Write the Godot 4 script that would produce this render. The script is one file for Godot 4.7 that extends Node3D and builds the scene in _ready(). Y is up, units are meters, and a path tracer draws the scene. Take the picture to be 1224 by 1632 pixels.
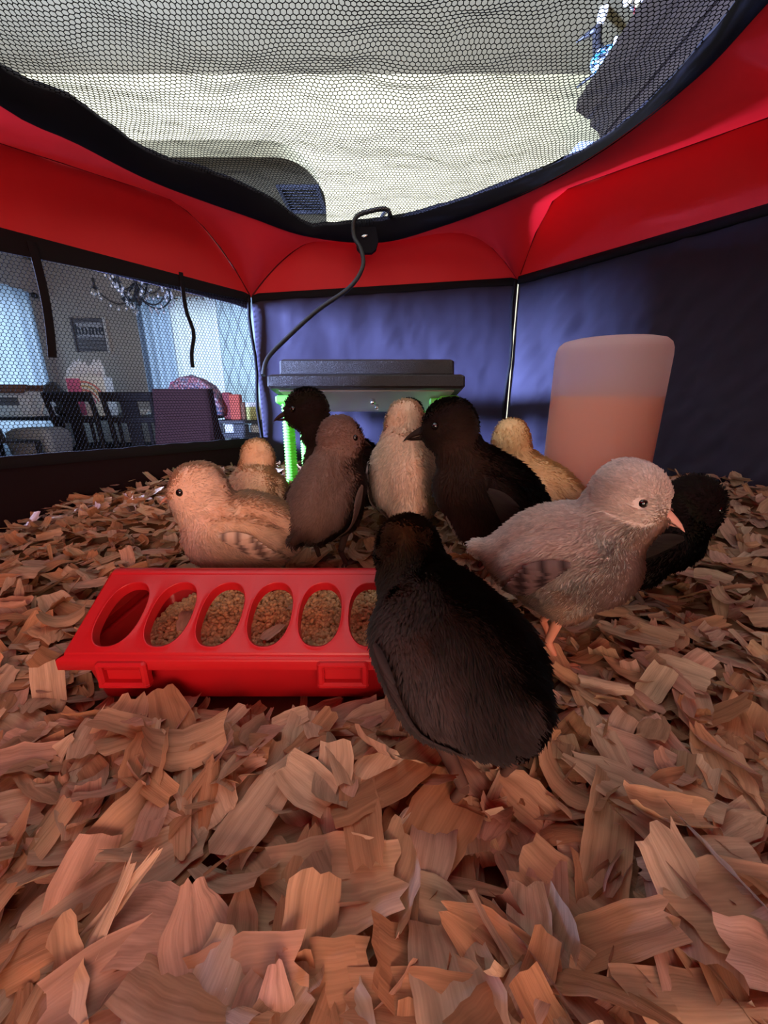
extends Node3D
# Chicks in a pop-up brooder pen that stands on a table in a kitchen; dining room beyond an arch.
# Pen bedding lies at y = 0, the room's floor at y = FLOOR.

const FLOOR := -0.79
const CEIL := 1.715
const HALF := 0.245          # half the width of one side of the octagonal pen
const MID := Vector3(0, 0, -0.208)   # centre of the octagon
const APO := 0.592           # centre to side
const PEN_FLOOR := -0.066

var rng := RandomNumberGenerator.new()
var noise := FastNoiseLite.new()
var used := {}
var M := {}


# ---------------------------------------------------------------- mesh buffer
class MB:
	var v := PackedVector3Array()
	var c := PackedColorArray()
	var uv := PackedVector2Array()
	var i := PackedInt32Array()
	var n := PackedVector3Array()
	var col := Color.WHITE

	func add(p: Vector3, t := Vector2.ZERO) -> int:
		v.append(p)
		c.append(col)
		uv.append(t)
		return v.size() - 1

	func tri(a: int, b: int, d: int) -> void:
		i.append(a)
		i.append(b)
		i.append(d)

	func quad(a: int, b: int, d: int, e: int) -> void:
		tri(a, b, d)
		tri(a, d, e)

	func face(a: Vector3, b: Vector3, d: Vector3, e: Vector3) -> void:
		var k := add(a, Vector2(0, 0))
		add(b, Vector2(1, 0))
		add(d, Vector2(1, 1))
		add(e, Vector2(0, 1))
		quad(k, k + 1, k + 2, k + 3)

	# rows of points, each row the same length
	func rows(r: Array, closed := false) -> void:
		var k := v.size()
		var w: int = r[0].size()
		for a in r.size():
			for b in w:
				add(r[a][b], Vector2(float(b) / maxf(1, w - 1), float(a) / maxf(1, r.size() - 1)))
		for a in r.size() - 1:
			for b in (w if closed else w - 1):
				var b2: int = (b + 1) % w
				quad(k + a * w + b, k + a * w + b2, k + (a + 1) * w + b2, k + (a + 1) * w + b)

	func fan(ring: Array) -> void:
		var m := Vector3.ZERO
		for p in ring:
			m += p
		var k := add(m / ring.size())
		for p in ring:
			add(p)
		for a in ring.size():
			tri(k, k + 1 + a, k + 1 + (a + 1) % ring.size())

	func tube(pts: Array, rad, sides := 8, caps := true) -> void:
		var r := []
		var up := Vector3(0.123, 0.97, 0.211).normalized()
		for a in pts.size():
			var d: Vector3 = (pts[mini(a + 1, pts.size() - 1)] - pts[maxi(a - 1, 0)]).normalized()
			if absf(d.dot(up)) > 0.96:
				up = Vector3(0.9, 0.1, 0.35).normalized()
			var s := d.cross(up).normalized()
			var t := s.cross(d)
			up = t
			var ra: float = rad[a] if rad is Array else rad
			var ring := []
			for b in sides:
				var q := TAU * b / sides
				ring.append(pts[a] + s * cos(q) * ra + t * sin(q) * ra)
			r.append(ring)
		rows(r, true)
		if caps:
			fan(r[0])
			fan(r[-1])

	# box with chamfered edges, centre o, full size s, turned by b
	func box(o: Vector3, s: Vector3, ch := 0.0, b := Basis.IDENTITY) -> void:
		var h := s * 0.5
		ch = minf(ch, minf(h.x, minf(h.y, h.z)) * 0.9)
		if ch <= 0.0:
			var p := []
			for x in [-1, 1]:
				for y in [-1, 1]:
					for z in [-1, 1]:
						p.append(o + b * Vector3(h.x * x, h.y * y, h.z * z))
			for f in [[0, 1, 3, 2], [4, 6, 7, 5], [0, 4, 5, 1], [2, 3, 7, 6], [0, 2, 6, 4], [1, 5, 7, 3]]:
				face(p[f[0]], p[f[1]], p[f[2]], p[f[3]])
			return
		var lv := []
		for q in [[-h.y, ch], [-h.y + ch, 0.0], [h.y - ch, 0.0], [h.y, ch]]:
			var ring := []
			var X: float = h.x - q[1]
			var Z: float = h.z - q[1]
			for e in [[X, Z - ch], [X - ch, Z], [-X + ch, Z], [-X, Z - ch], [-X, -Z + ch], [-X + ch, -Z], [X - ch, -Z], [X, -Z + ch]]:
				ring.append(o + b * Vector3(e[0], q[0], e[1]))
			lv.append(ring)
		for a in 3:
			for k in 8:
				face(lv[a][k], lv[a][(k + 1) % 8], lv[a + 1][(k + 1) % 8], lv[a + 1][k])
		for a in [0, 3]:
			var k := v.size()
			for p in lv[a]:
				add(p)
			for j in range(1, 7):
				tri(k, k + j, k + j + 1)

	# profile of (radius, height) turned round y
	func lathe(o: Vector3, prof: Array, sides := 24, sx := 1.0, sz := 1.0) -> void:
		var r := []
		for p in prof:
			var ring := []
			for b in sides:
				var q := TAU * b / sides
				ring.append(o + Vector3(cos(q) * p[0] * sx, p[1], sin(q) * p[0] * sz))
			r.append(ring)
		rows(r, true)

	func ball(o: Vector3, r: Vector3, b := Basis.IDENTITY, su := 14, sv := 9) -> void:
		var rr := []
		for a in sv + 1:
			var th := PI * a / sv
			var ring := []
			for k in su:
				var q := TAU * k / su
				ring.append(o + b * Vector3(sin(th) * cos(q) * r.x, cos(th) * r.y, sin(th) * sin(q) * r.z))
			rr.append(ring)
		rows(rr, true)

	# flat outline (in x and y) given depth along -z, placed by t
	func slab(poly: PackedVector2Array, depth: float, t := Transform3D.IDENTITY) -> void:
		var ix := Geometry2D.triangulate_polygon(poly)
		for z in [0.0, -depth]:
			var k := v.size()
			for p in poly:
				add(t * Vector3(p.x, p.y, z), p)
			for a in range(0, ix.size(), 3):
				tri(k + ix[a], k + ix[a + 1], k + ix[a + 2])
		for a in poly.size():
			var p := poly[a]
			var q := poly[(a + 1) % poly.size()]
			face(t * Vector3(p.x, p.y, 0), t * Vector3(q.x, q.y, 0), t * Vector3(q.x, q.y, -depth), t * Vector3(p.x, p.y, -depth))

	func copy(src: MB, t: Transform3D, tint := Color.WHITE) -> void:
		var k := v.size()
		v.append_array(t * src.v)
		uv.append_array(src.uv)
		if src.n.size():
			n.append_array(Transform3D(t.basis.orthonormalized(), Vector3.ZERO) * src.n)
		if tint == Color.WHITE:
			c.append_array(src.c)
		else:
			for q in src.c:
				c.append(q * tint)
		for a in src.i:
			i.append(a + k)

	func smooth() -> void:
		n.resize(v.size())
		n.fill(Vector3.ZERO)
		for a in range(0, i.size(), 3):
			var p := v[i[a]]
			var f := (v[i[a + 2]] - p).cross(v[i[a + 1]] - p)
			n[i[a]] += f
			n[i[a + 1]] += f
			n[i[a + 2]] += f
		for a in n.size():
			n[a] = n[a].normalized() if n[a].length_squared() > 1e-30 else Vector3.UP

	func mesh(into: ArrayMesh = null) -> ArrayMesh:
		if n.size() != v.size():
			smooth()
		var arr := []
		arr.resize(Mesh.ARRAY_MAX)
		arr[Mesh.ARRAY_VERTEX] = v
		arr[Mesh.ARRAY_NORMAL] = n
		arr[Mesh.ARRAY_COLOR] = c
		arr[Mesh.ARRAY_TEX_UV] = uv
		arr[Mesh.ARRAY_INDEX] = i
		var m := into if into else ArrayMesh.new()
		m.add_surface_from_arrays(Mesh.PRIMITIVE_TRIANGLES, arr)
		return m


# ---------------------------------------------------------------- naming
func numbered(called: String) -> String:
	var k: int = used.get(called, 0)
	used[called] = k + 1
	return called if k == 0 else "%s_%03d" % [called, k]


func tag(o: Node, label := "", category := "", group := "", kind := "") -> Node:
	for p in [["label", label], ["category", category], ["group", group], ["kind", kind]]:
		if p[1] != "":
			o.set_meta(p[0], p[1])
	return o


func thing(called: String, label: String, category: String, at := Vector3.ZERO, turn := 0.0, group := "") -> Node3D:
	var o := Node3D.new()
	o.name = numbered(called)
	add_child(o)
	o.position = at
	o.rotation.y = turn
	tag(o, label, category, group)
	return o


func obj(called: String, mb: MB, m: Material, parent: Node = null, cast := true) -> MeshInstance3D:
	var o := MeshInstance3D.new()
	o.mesh = mb.mesh()
	o.material_override = m
	if parent:
		var k := 0
		var nm := called
		while parent.has_node(NodePath(nm)):
			k += 1
			nm = "%s_%03d" % [called, k]
		o.name = nm
		parent.add_child(o)
	else:
		o.name = numbered(called)
		add_child(o)
	return o


func struct(called: String, mb: MB, m: Material, label := "") -> MeshInstance3D:
	var o := obj(called, mb, m)
	tag(o, label, "", "", "structure")
	return o


# ---------------------------------------------------------------- materials
func lin(r: float, g: float, b: float) -> Color:
	return Color(r, g, b)


func mat(r: float, g: float, b: float, rough := 0.8, spec := 0.5, metal := 0.0) -> StandardMaterial3D:
	var m := StandardMaterial3D.new()
	m.albedo_color = Color(r, g, b).linear_to_srgb()    # arguments are linear base colours
	m.roughness = rough
	m.metallic = metal
	m.metallic_specular = spec
	return m


func vmat(rough := 0.85, spec := 0.3) -> StandardMaterial3D:
	var m := mat(1, 1, 1, rough, spec)
	m.vertex_color_use_as_albedo = true
	return m


func through(m: StandardMaterial3D, r: float, g: float, b: float) -> StandardMaterial3D:
	m.backlight_enabled = true
	m.backlight = Color(r, g, b).linear_to_srgb()
	return m


func noise_tex(freq: float, w: int, h: int, seed_: int, lo := 0.0, hi := 1.0, stretch := 1.0, as_normal := false, bump := 4.0) -> ImageTexture:
	var f := FastNoiseLite.new()
	f.seed = seed_
	f.frequency = 1.0
	f.fractal_octaves = 4
	var im := Image.create(w, h, false, Image.FORMAT_RGBA8)
	for y in h:
		for x in w:
			# wraps in both directions
			var a := TAU * x / w
			var b := TAU * y / h
			var q := f.get_noise_3d(cos(a) * freq, sin(a) * freq, cos(b) * freq * stretch + 7.0) * 0.5 + f.get_noise_3d(cos(a) * freq + 31.0, sin(a) * freq, sin(b) * freq * stretch) * 0.5
			var g := lerpf(lo, hi, clampf(q * 1.1 + 0.5, 0, 1))
			im.set_pixel(x, y, Color(g, g, g))
	if as_normal:
		im.bump_map_to_normal_map(bump)
	return ImageTexture.create_from_image(im)


func make_materials() -> void:
	M.wall = mat(0.32, 0.255, 0.112, 0.9, 0.2)
	M.wall.albedo_texture = noise_tex(4.0, 256, 256, 3, 0.95, 1.0)
	M.wall.uv1_triplanar = true
	M.wall.uv1_world_triplanar = true
	M.dining_wall = mat(0.42, 0.38, 0.33, 0.9, 0.2)
	M.ceiling = mat(0.155, 0.125, 0.068, 0.95, 0.1)
	M.floor = mat(0.12, 0.08, 0.055, 0.5, 0.4)
	M.white = mat(0.75, 0.74, 0.72, 0.6, 0.3)
	M.red = through(mat(0.56, 0.014, 0.020, 0.6, 0.4), 0.22, 0.004, 0.006)
	M.red.rim_enabled = true
	M.red.rim = 0.3
	M.shaded_cloth = mat(0.012, 0.006, 0.008, 0.8, 0.2)  # same cloth as the other sides, with shade put into its colour
	M.black_cloth = mat(0.034, 0.029, 0.050, 0.7, 0.2)
	M.binding = mat(0.006, 0.005, 0.007, 0.8, 0.3)
	M.collar = mat(0.006, 0.005, 0.008, 0.8, 0.25)
	M.net = mat(0.004, 0.0035, 0.0035, 1.0, 0.05)
	M.feeder = mat(0.47, 0.010, 0.016, 0.34, 0.5)
	M.feeder = through(M.feeder, 0.08, 0.001, 0.0015)
	M.iron = mat(0.012, 0.010, 0.010, 0.5, 0.5)
	M.plate = mat(0.022, 0.018, 0.018, 0.42, 0.5)
	M.plate.normal_enabled = true
	M.plate.normal_texture = noise_tex(24.0, 256, 256, 9, 0, 1, 1, true, 6.0)
	M.plate.normal_scale = 0.7
	M.plate.uv1_triplanar = true
	M.plate.uv1_scale = Vector3(12, 12, 12)
	M.under = mat(0.42, 0.40, 0.38, 0.5, 0.5)
	M.green = through(mat(0.22, 0.75, 0.10, 0.35, 0.5), 0.12, 0.35, 0.05)
	M.chrome = mat(0.7, 0.7, 0.72, 0.2, 0.5, 1.0)
	M.cord = mat(0.010, 0.009, 0.009, 0.5, 0.5)
	M.wood_dark = mat(0.026, 0.016, 0.011, 0.55, 0.3)
	M.wood_dark.albedo_texture = noise_tex(10.0, 256, 256, 12, 0.6, 1.0, 0.12)
	M.wood_dark.uv1_triplanar = true
	M.wood_dark.uv1_scale = Vector3(4, 1.2, 4)
	M.chair = mat(0.008, 0.005, 0.005, 0.55, 0.25)
	M.maroon = mat(0.015, 0.006, 0.006, 0.95, 0.1)
	M.eye = mat(0.004, 0.003, 0.003, 0.08, 0.8)
	M.down = vmat(0.95, 0.15)
	M.down.rim_enabled = true
	M.down.rim = 0.12
	M.down = through(M.down, 0.35, 0.35, 0.35)
	M.body = vmat(0.95, 0.12)
	M.feather = vmat(0.7, 0.3)
	M.plain = vmat(0.6, 0.4)
	# wood shavings: long grain with growth lines
	var im := Image.create(256, 256, false, Image.FORMAT_RGBA8)
	var f := FastNoiseLite.new()
	f.seed = 5
	f.frequency = 1.0
	for y in 256:
		for x in 256:
			var u := x / 256.0
			var w := y / 256.0
			var g := 0.90 + 0.08 * f.get_noise_2d(u * 60.0, w * 3.0) + 0.07 * f.get_noise_2d(u * 17.0 + 40.0, w * 1.2)
			var ring := 0.5 + 0.5 * sin(u * 34.0 + 5.0 * f.get_noise_2d(u * 2.0, w * 0.8 + 9.0))
			g -= 0.09 * pow(ring, 4.0)
			g = clampf(g, 0, 1)
			im.set_pixel(x, y, Color(g, g * lerpf(0.93, 1.0, g), g * lerpf(0.85, 1.0, g)))
	M.shaving = vmat(0.8, 0.25)
	M.shaving.albedo_texture = ImageTexture.create_from_image(im)
	M.shaving.heightmap_enabled = true
	M.shaving.heightmap_texture = M.shaving.albedo_texture
	M.shaving.heightmap_scale = 0.05
	M.shaving = through(M.shaving, 0.28, 0.20, 0.12)


# ---------------------------------------------------------------- bedding height
func ss(a: float, b: float, x: float) -> float:
	return smoothstep(a, b, x)


func gy(x: float, z: float) -> float:
	var d := -z
	var y := 0.030 * ss(0.36, 0.72, d)
	y += 0.030 * ss(0.22, 0.50, x)
	y -= 0.035 * ss(0.40, 0.56, -x) * (1.0 - ss(0.50, 0.66, d))
	y += noise.get_noise_2d(x * 120.0, z * 120.0) * 0.009
	# level under the feeder
	var fx := ss(0.13, 0.09, absf(x + 0.078)) * ss(0.09, 0.05, absf(z + 0.222))
	return lerpf(y, -0.004, fx)


func wall_gap(x: float, z: float) -> float:      # distance to the nearest side of the octagon, inside positive
	var best := 9.0
	for k in 8:
		var q := k * PI / 4
		best = minf(best, APO - ((x - MID.x) * cos(q) + (z - MID.z) * sin(q)))
	return best


# ---------------------------------------------------------------- the room
func bar_box(mb: MB, a: Vector3, b: Vector3, ch := 0.0) -> void:
	mb.box((a + b) * 0.5, (b - a).abs(), ch)


# a wall slab between corners a and b (axis aligned) with one rectangular hole (lo, hi), along axis "x" or "z"
func wall_with_hole(called: String, a: Vector3, b: Vector3, lo: Vector3, hi: Vector3, m: Material) -> void:
	var mb := MB.new()
	if absf(b.x - a.x) > absf(b.z - a.z):
		bar_box(mb, a, Vector3(lo.x, b.y, b.z))
		bar_box(mb, Vector3(hi.x, a.y, a.z), b)
		bar_box(mb, Vector3(lo.x, a.y, a.z), Vector3(hi.x, lo.y, b.z))
		bar_box(mb, Vector3(lo.x, hi.y, a.z), Vector3(hi.x, b.y, b.z))
	else:
		bar_box(mb, a, Vector3(b.x, b.y, lo.z))
		bar_box(mb, Vector3(a.x, a.y, hi.z), b)
		bar_box(mb, Vector3(a.x, a.y, lo.z), Vector3(b.x, lo.y, hi.z))
		bar_box(mb, Vector3(a.x, hi.y, lo.z), Vector3(b.x, b.y, hi.z))
	struct(called, mb, m)


func window(n: int, lo: Vector3, hi: Vector3, label: String) -> void:
	var o := Node3D.new()
	o.name = "window_%d" % n
	add_child(o)
	tag(o, label, "", "", "structure")
	o.position = (lo + hi) * 0.5
	var s := hi - lo
	var along := Vector3(1, 0, 0) if s.x > s.z else Vector3(0, 0, 1)
	var w := maxf(s.x, s.z)
	var deep := Vector3(0, 0, 0.05) if s.x > s.z else Vector3(0.05, 0, 0)
	var fr := MB.new()
	for k in [-1, 1]:
		fr.box(along * (w / 2 - 0.03) * k, along * 0.06 + deep + Vector3(0, s.y, 0), 0.006)
		fr.box(Vector3(0, (s.y / 2 - 0.03) * k, 0), along * (w - 0.12) + deep + Vector3(0, 0.06, 0), 0.006)
	obj("window_frame", fr, M.white, o)
	var ra := MB.new()
	ra.box(Vector3.ZERO, along * 0.035 + deep * 0.8 + Vector3(0, s.y - 0.12, 0), 0.004)
	obj("sash_bar", ra, M.white, o)
	var pn := MB.new()
	pn.box(Vector3.ZERO, along * (w - 0.1) + deep * 0.1 + Vector3(0, s.y - 0.1, 0))
	obj("pane", pn, M.pane, o)


func area(called: String, at: Vector3, towards: Vector3, size: Vector2, energy: float, color: Color) -> void:
	var l := AreaLight3D.new()
	l.name = called
	l.area_size = size
	l.light_energy = energy
	l.light_color = color
	l.shadow_enabled = true
	l.area_normalize_energy = true
	l.set("area_range", 30.0)
	add_child(l)
	l.look_at_from_position(at, at + towards, Vector3.UP)


func build_room() -> void:
	var mb := MB.new()
	bar_box(mb, Vector3(-4.4, FLOOR - 0.1, -5.5), Vector3(1.7, FLOOR, 2.4))
	struct("floor", mb, M.floor)
	mb = MB.new()
	bar_box(mb, Vector3(-4.4, CEIL, -5.5), Vector3(1.7, CEIL + 0.1, 2.4))
	struct("ceiling", mb, M.ceiling)
	# arch wall between kitchen and dining room
	var po := PackedVector2Array()
	po.append(Vector2(1.6, FLOOR))
	po.append(Vector2(1.6, CEIL))
	po.append(Vector2(-4.3, CEIL))
	po.append(Vector2(-4.3, FLOOR))
	po.append(Vector2(-2.78, FLOOR))
	var top := 1.445
	var r := 0.30
	for k in 9:
		var q := PI - PI / 2 * k / 8.0
		po.append(Vector2(-2.78 + r + cos(q) * r, top - r + sin(q) * r))
	for k in 13:
		var q := PI / 2 - PI / 2 * k / 12.0
		po.append(Vector2(-0.315 - r + cos(q) * r, top - r + sin(q) * r))
	po.append(Vector2(-0.315, FLOOR))
	mb = MB.new()
	mb.slab(po, 0.15, Transform3D(Basis(), Vector3(0, 0, -2.5)))
	struct("wall_arch", mb, M.wall)
	wall_with_hole("wall_left_kitchen", Vector3(-2.95, FLOOR, -2.5), Vector3(-2.8, CEIL, 2.3), Vector3(-3, WIN.y0, WIN.z0), Vector3(0, WIN.y1, WIN.z1), M.wall)
	mb = MB.new()
	bar_box(mb, Vector3(1.5, FLOOR, -2.5), Vector3(1.6, CEIL, 2.3))
	struct("wall_right", mb, M.wall)
	wall_with_hole("wall_behind", Vector3(-2.95, FLOOR, 2.2), Vector3(1.6, CEIL, 2.3), Vector3(0.1, -0.1, 2), Vector3(1.4, 1.4, 2), M.wall)
	wall_with_hole("wall_dining_back", Vector3(-4.3, FLOOR, -5.42), Vector3(0.3, CEIL, -5.3), Vector3(-2.95, -0.25, -5), Vector3(-1.15, 1.25, -5), M.dining_wall)
	wall_with_hole("wall_dining_left", Vector3(-4.3, FLOOR, -5.3), Vector3(-4.2, CEIL, -2.65), Vector3(-4, -0.25, -4.95), Vector3(-4, 1.25, -3.3), M.dining_wall)
	mb = MB.new()
	bar_box(mb, Vector3(0.2, FLOOR, -5.3), Vector3(0.3, CEIL, -2.65))
	struct("wall_dining_right", mb, M.dining_wall)
	window(1, Vector3(-2.95, -0.25, -5.38), Vector3(-1.15, 1.25, -5.34), "white framed window behind the sheer curtains of the dining room's far wall")
	window(2, Vector3(-4.27, -0.25, -4.95), Vector3(-4.23, 1.25, -3.3), "white framed window behind the bright blue curtain at the left edge")
	window(3, Vector3(-2.9, WIN.y0, WIN.z0), Vector3(-2.86, WIN.y1, WIN.z1), "kitchen window left of the pen, outside the photo")
	window(4, Vector3(0.1, -0.1, 2.24), Vector3(1.4, 1.4, 2.28), "added kitchen window behind the camera, to brighten the pen")  # unseen window, added with its light to brighten the pen inside
	# ceiling air vent
	var t := thing("ceiling_vent", "dark grey louvred air vent in the dining room ceiling, seen through the arch", "vent", Vector3(-0.66, CEIL - 0.012, -3.78))
	mb = MB.new()
	for k in [-1, 1]:
		mb.box(Vector3(0.15 * k, 0, 0), Vector3(0.03, 0.02, 0.46), 0.004)
		mb.box(Vector3(0, 0, 0.215 * k), Vector3(0.27, 0.02, 0.03), 0.004)
	obj("vent_frame", mb, M.iron2, t)
	for k in 9:
		mb = MB.new()
		mb.box(Vector3(0, 0, -0.18 + k * 0.045), Vector3(0.27, 0.004, 0.03), 0.0, Basis(Vector3.RIGHT, 0.6))
		obj("louvre", mb, M.iron2, t)
	# table that carries the pen
	t = thing("table", "plain dark table that carries the pop-up chick pen", "table", Vector3(0, FLOOR, MID.z))
	mb = MB.new()
	mb.box(Vector3(0, -FLOOR + PEN_FLOOR - 0.024, 0), Vector3(1.5, 0.04, 1.4), 0.006)
	obj("tabletop", mb, M.wood_dark, t)
	for x in [-1, 1]:
		for z in [-1, 1]:
			mb = MB.new()
			mb.box(Vector3(0.66 * x, (-FLOOR + PEN_FLOOR - 0.044) / 2, 0.6 * z), Vector3(0.06, -FLOOR + PEN_FLOOR - 0.044, 0.06), 0.005)
			obj("leg", mb, M.wood_dark, t)


# ---------------------------------------------------------------- the pen
var RING_LO := []
var RING_HI := []
const RC := Vector3(-0.02, 0, -0.36)
const CORNER := [0.35, 0.35, 0.35, 0.35, 0.35, 0.335, 0.362, 0.355]
const ARCH := [0.47, 0.46, 0.46, 0.46, 0.46, 0.455, 0.440, 0.482]
const RADL := [0.12, 0.12, 0.12, 0.12, 0.12, 0.14, 0.18, 0.07]
const RADR := [0.12, 0.12, 0.12, 0.12, 0.12, 0.14, 0.12, 0.12]


func panel_pt(k: int, s: float, h: float, out := 0.0) -> Vector3:
	var q := k * PI / 4
	var n := Vector3(cos(q), 0, sin(q))
	return MID + n * (APO + out) + n.cross(Vector3.UP) * s + Vector3(0, h, 0)


func arch(k: int, s: float) -> float:
	var ul := minf(1.0, (s + HALF) / RADL[k])
	var ur := minf(1.0, (HALF - s) / RADR[k])
	return ARCH[k] - (ARCH[k] - CORNER[(k + 7) % 8]) * (1 - ul) * (1 - ul) - (ARCH[k] - CORNER[k]) * (1 - ur) * (1 - ur)


func split(k: int, s: float) -> float:
	var u := (s + HALF) / (2 * HALF)
	var a: float = CORNER[(k + 7) % 8] + 0.006
	var b: float = CORNER[k] + 0.006
	if k == 5:
		a = 0.372
	if k == 7:
		b = 0.397
	return minf(lerpf(a, b, u), arch(k, s))


func resample(list: Array) -> PackedVector3Array:
	var out := PackedVector3Array()
	var ang := []
	for p in list:
		ang.append(fposmod(atan2(p.z - RC.z, p.x - RC.x), TAU))
	for k in 128:
		var q := TAU * k / 128
		for a in list.size():
			var b := (a + 1) % list.size()
			var d: float = fposmod(ang[b] - ang[a], TAU)
			var e: float = fposmod(q - ang[a], TAU)
			if e <= d and d < PI:
				var before: Vector3 = list[(a + list.size() - 1) % list.size()]
				var after: Vector3 = list[(b + 1) % list.size()]
				out.append((list[a] as Vector3).cubic_interpolate(list[b], before, after, e / d))
				break
	return out


func ring_at(list: PackedVector3Array, q: float) -> Vector3:
	var f := fposmod(q, TAU) / TAU * 128
	var a := int(f) % 128
	return list[a].lerp(list[(a + 1) % 128], f - floorf(f))


func angle(p: Vector3) -> float:
	return atan2(p.z - RC.z, p.x - RC.x)


func fold(k: int, s: float, h: float) -> float:
	var q := noise.get_noise_3d(s * 190.0 + h * 40.0, h * 45.0 - s * 20.0, k * 11.0)
	var p := noise.get_noise_3d(s * 480.0 - h * 200.0, h * 240.0 + s * 120.0, k * 7.0 + 50.0)
	var edge := minf(1.0, minf(HALF - absf(s), h - PEN_FLOOR) / 0.05)
	return (q * (0.007 if k == 7 else 0.0035) + p * (0.0055 if k == 7 else 0.0010)) * edge


func ribbon(mb: MB, pts: Array, wide: Vector3, thick: Vector3) -> void:
	var r := []
	for p in pts:
		r.append([p - wide - thick, p + wide - thick, p + wide + thick, p - wide + thick])
	mb.rows(r, true)
	mb.fan(r[0])
	mb.fan(r[-1])


# hexagonal netting as three-sided threads; f maps (u, v) in metres to space, ok tells where there is net
func netting(mb: MB, x0: float, x1: float, y0: float, y1: float, w: float, s: float, rad: float, f: Callable, ok: Callable) -> void:
	var row := 0
	var y := y0
	while y < y1:
		var x := x0 + (w * 0.5 if row % 2 else 0.0)
		while x < x1:
			if ok.call(x, y):
				var p0: Vector3 = f.call(x, y + s)
				var p1: Vector3 = f.call(x + w * 0.5, y + s * 0.5)
				var p2: Vector3 = f.call(x + w * 0.5, y - s * 0.5)
				var p5: Vector3 = f.call(x - w * 0.5, y + s * 0.5)
				thread(mb, p5, p0, rad)
				thread(mb, p0, p1, rad)
				thread(mb, p1, p2, rad * 1.25)
			x += w
		y += s * 1.5
		row += 1


func thread(mb: MB, a: Vector3, b: Vector3, r: float) -> void:
	var d := (b - a).normalized()
	var s := d.cross(Vector3(0.31, 0.83, 0.46)).normalized() * r
	var t := s.cross(d)
	var k := mb.v.size()
	for p in [a, b]:
		mb.v.append(p + s)
		mb.v.append(p - s * 0.5 + t * 0.87)
		mb.v.append(p - s * 0.5 - t * 0.87)
	mb.i.append_array(PackedInt32Array([k, k + 1, k + 4, k, k + 4, k + 3, k + 1, k + 2, k + 5, k + 1, k + 5, k + 4, k + 2, k, k + 3, k + 2, k + 3, k + 5]))


func fill_plain(mb: MB) -> void:
	mb.c.resize(mb.v.size())
	mb.c.fill(Color.WHITE)
	mb.uv.resize(mb.v.size())


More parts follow.
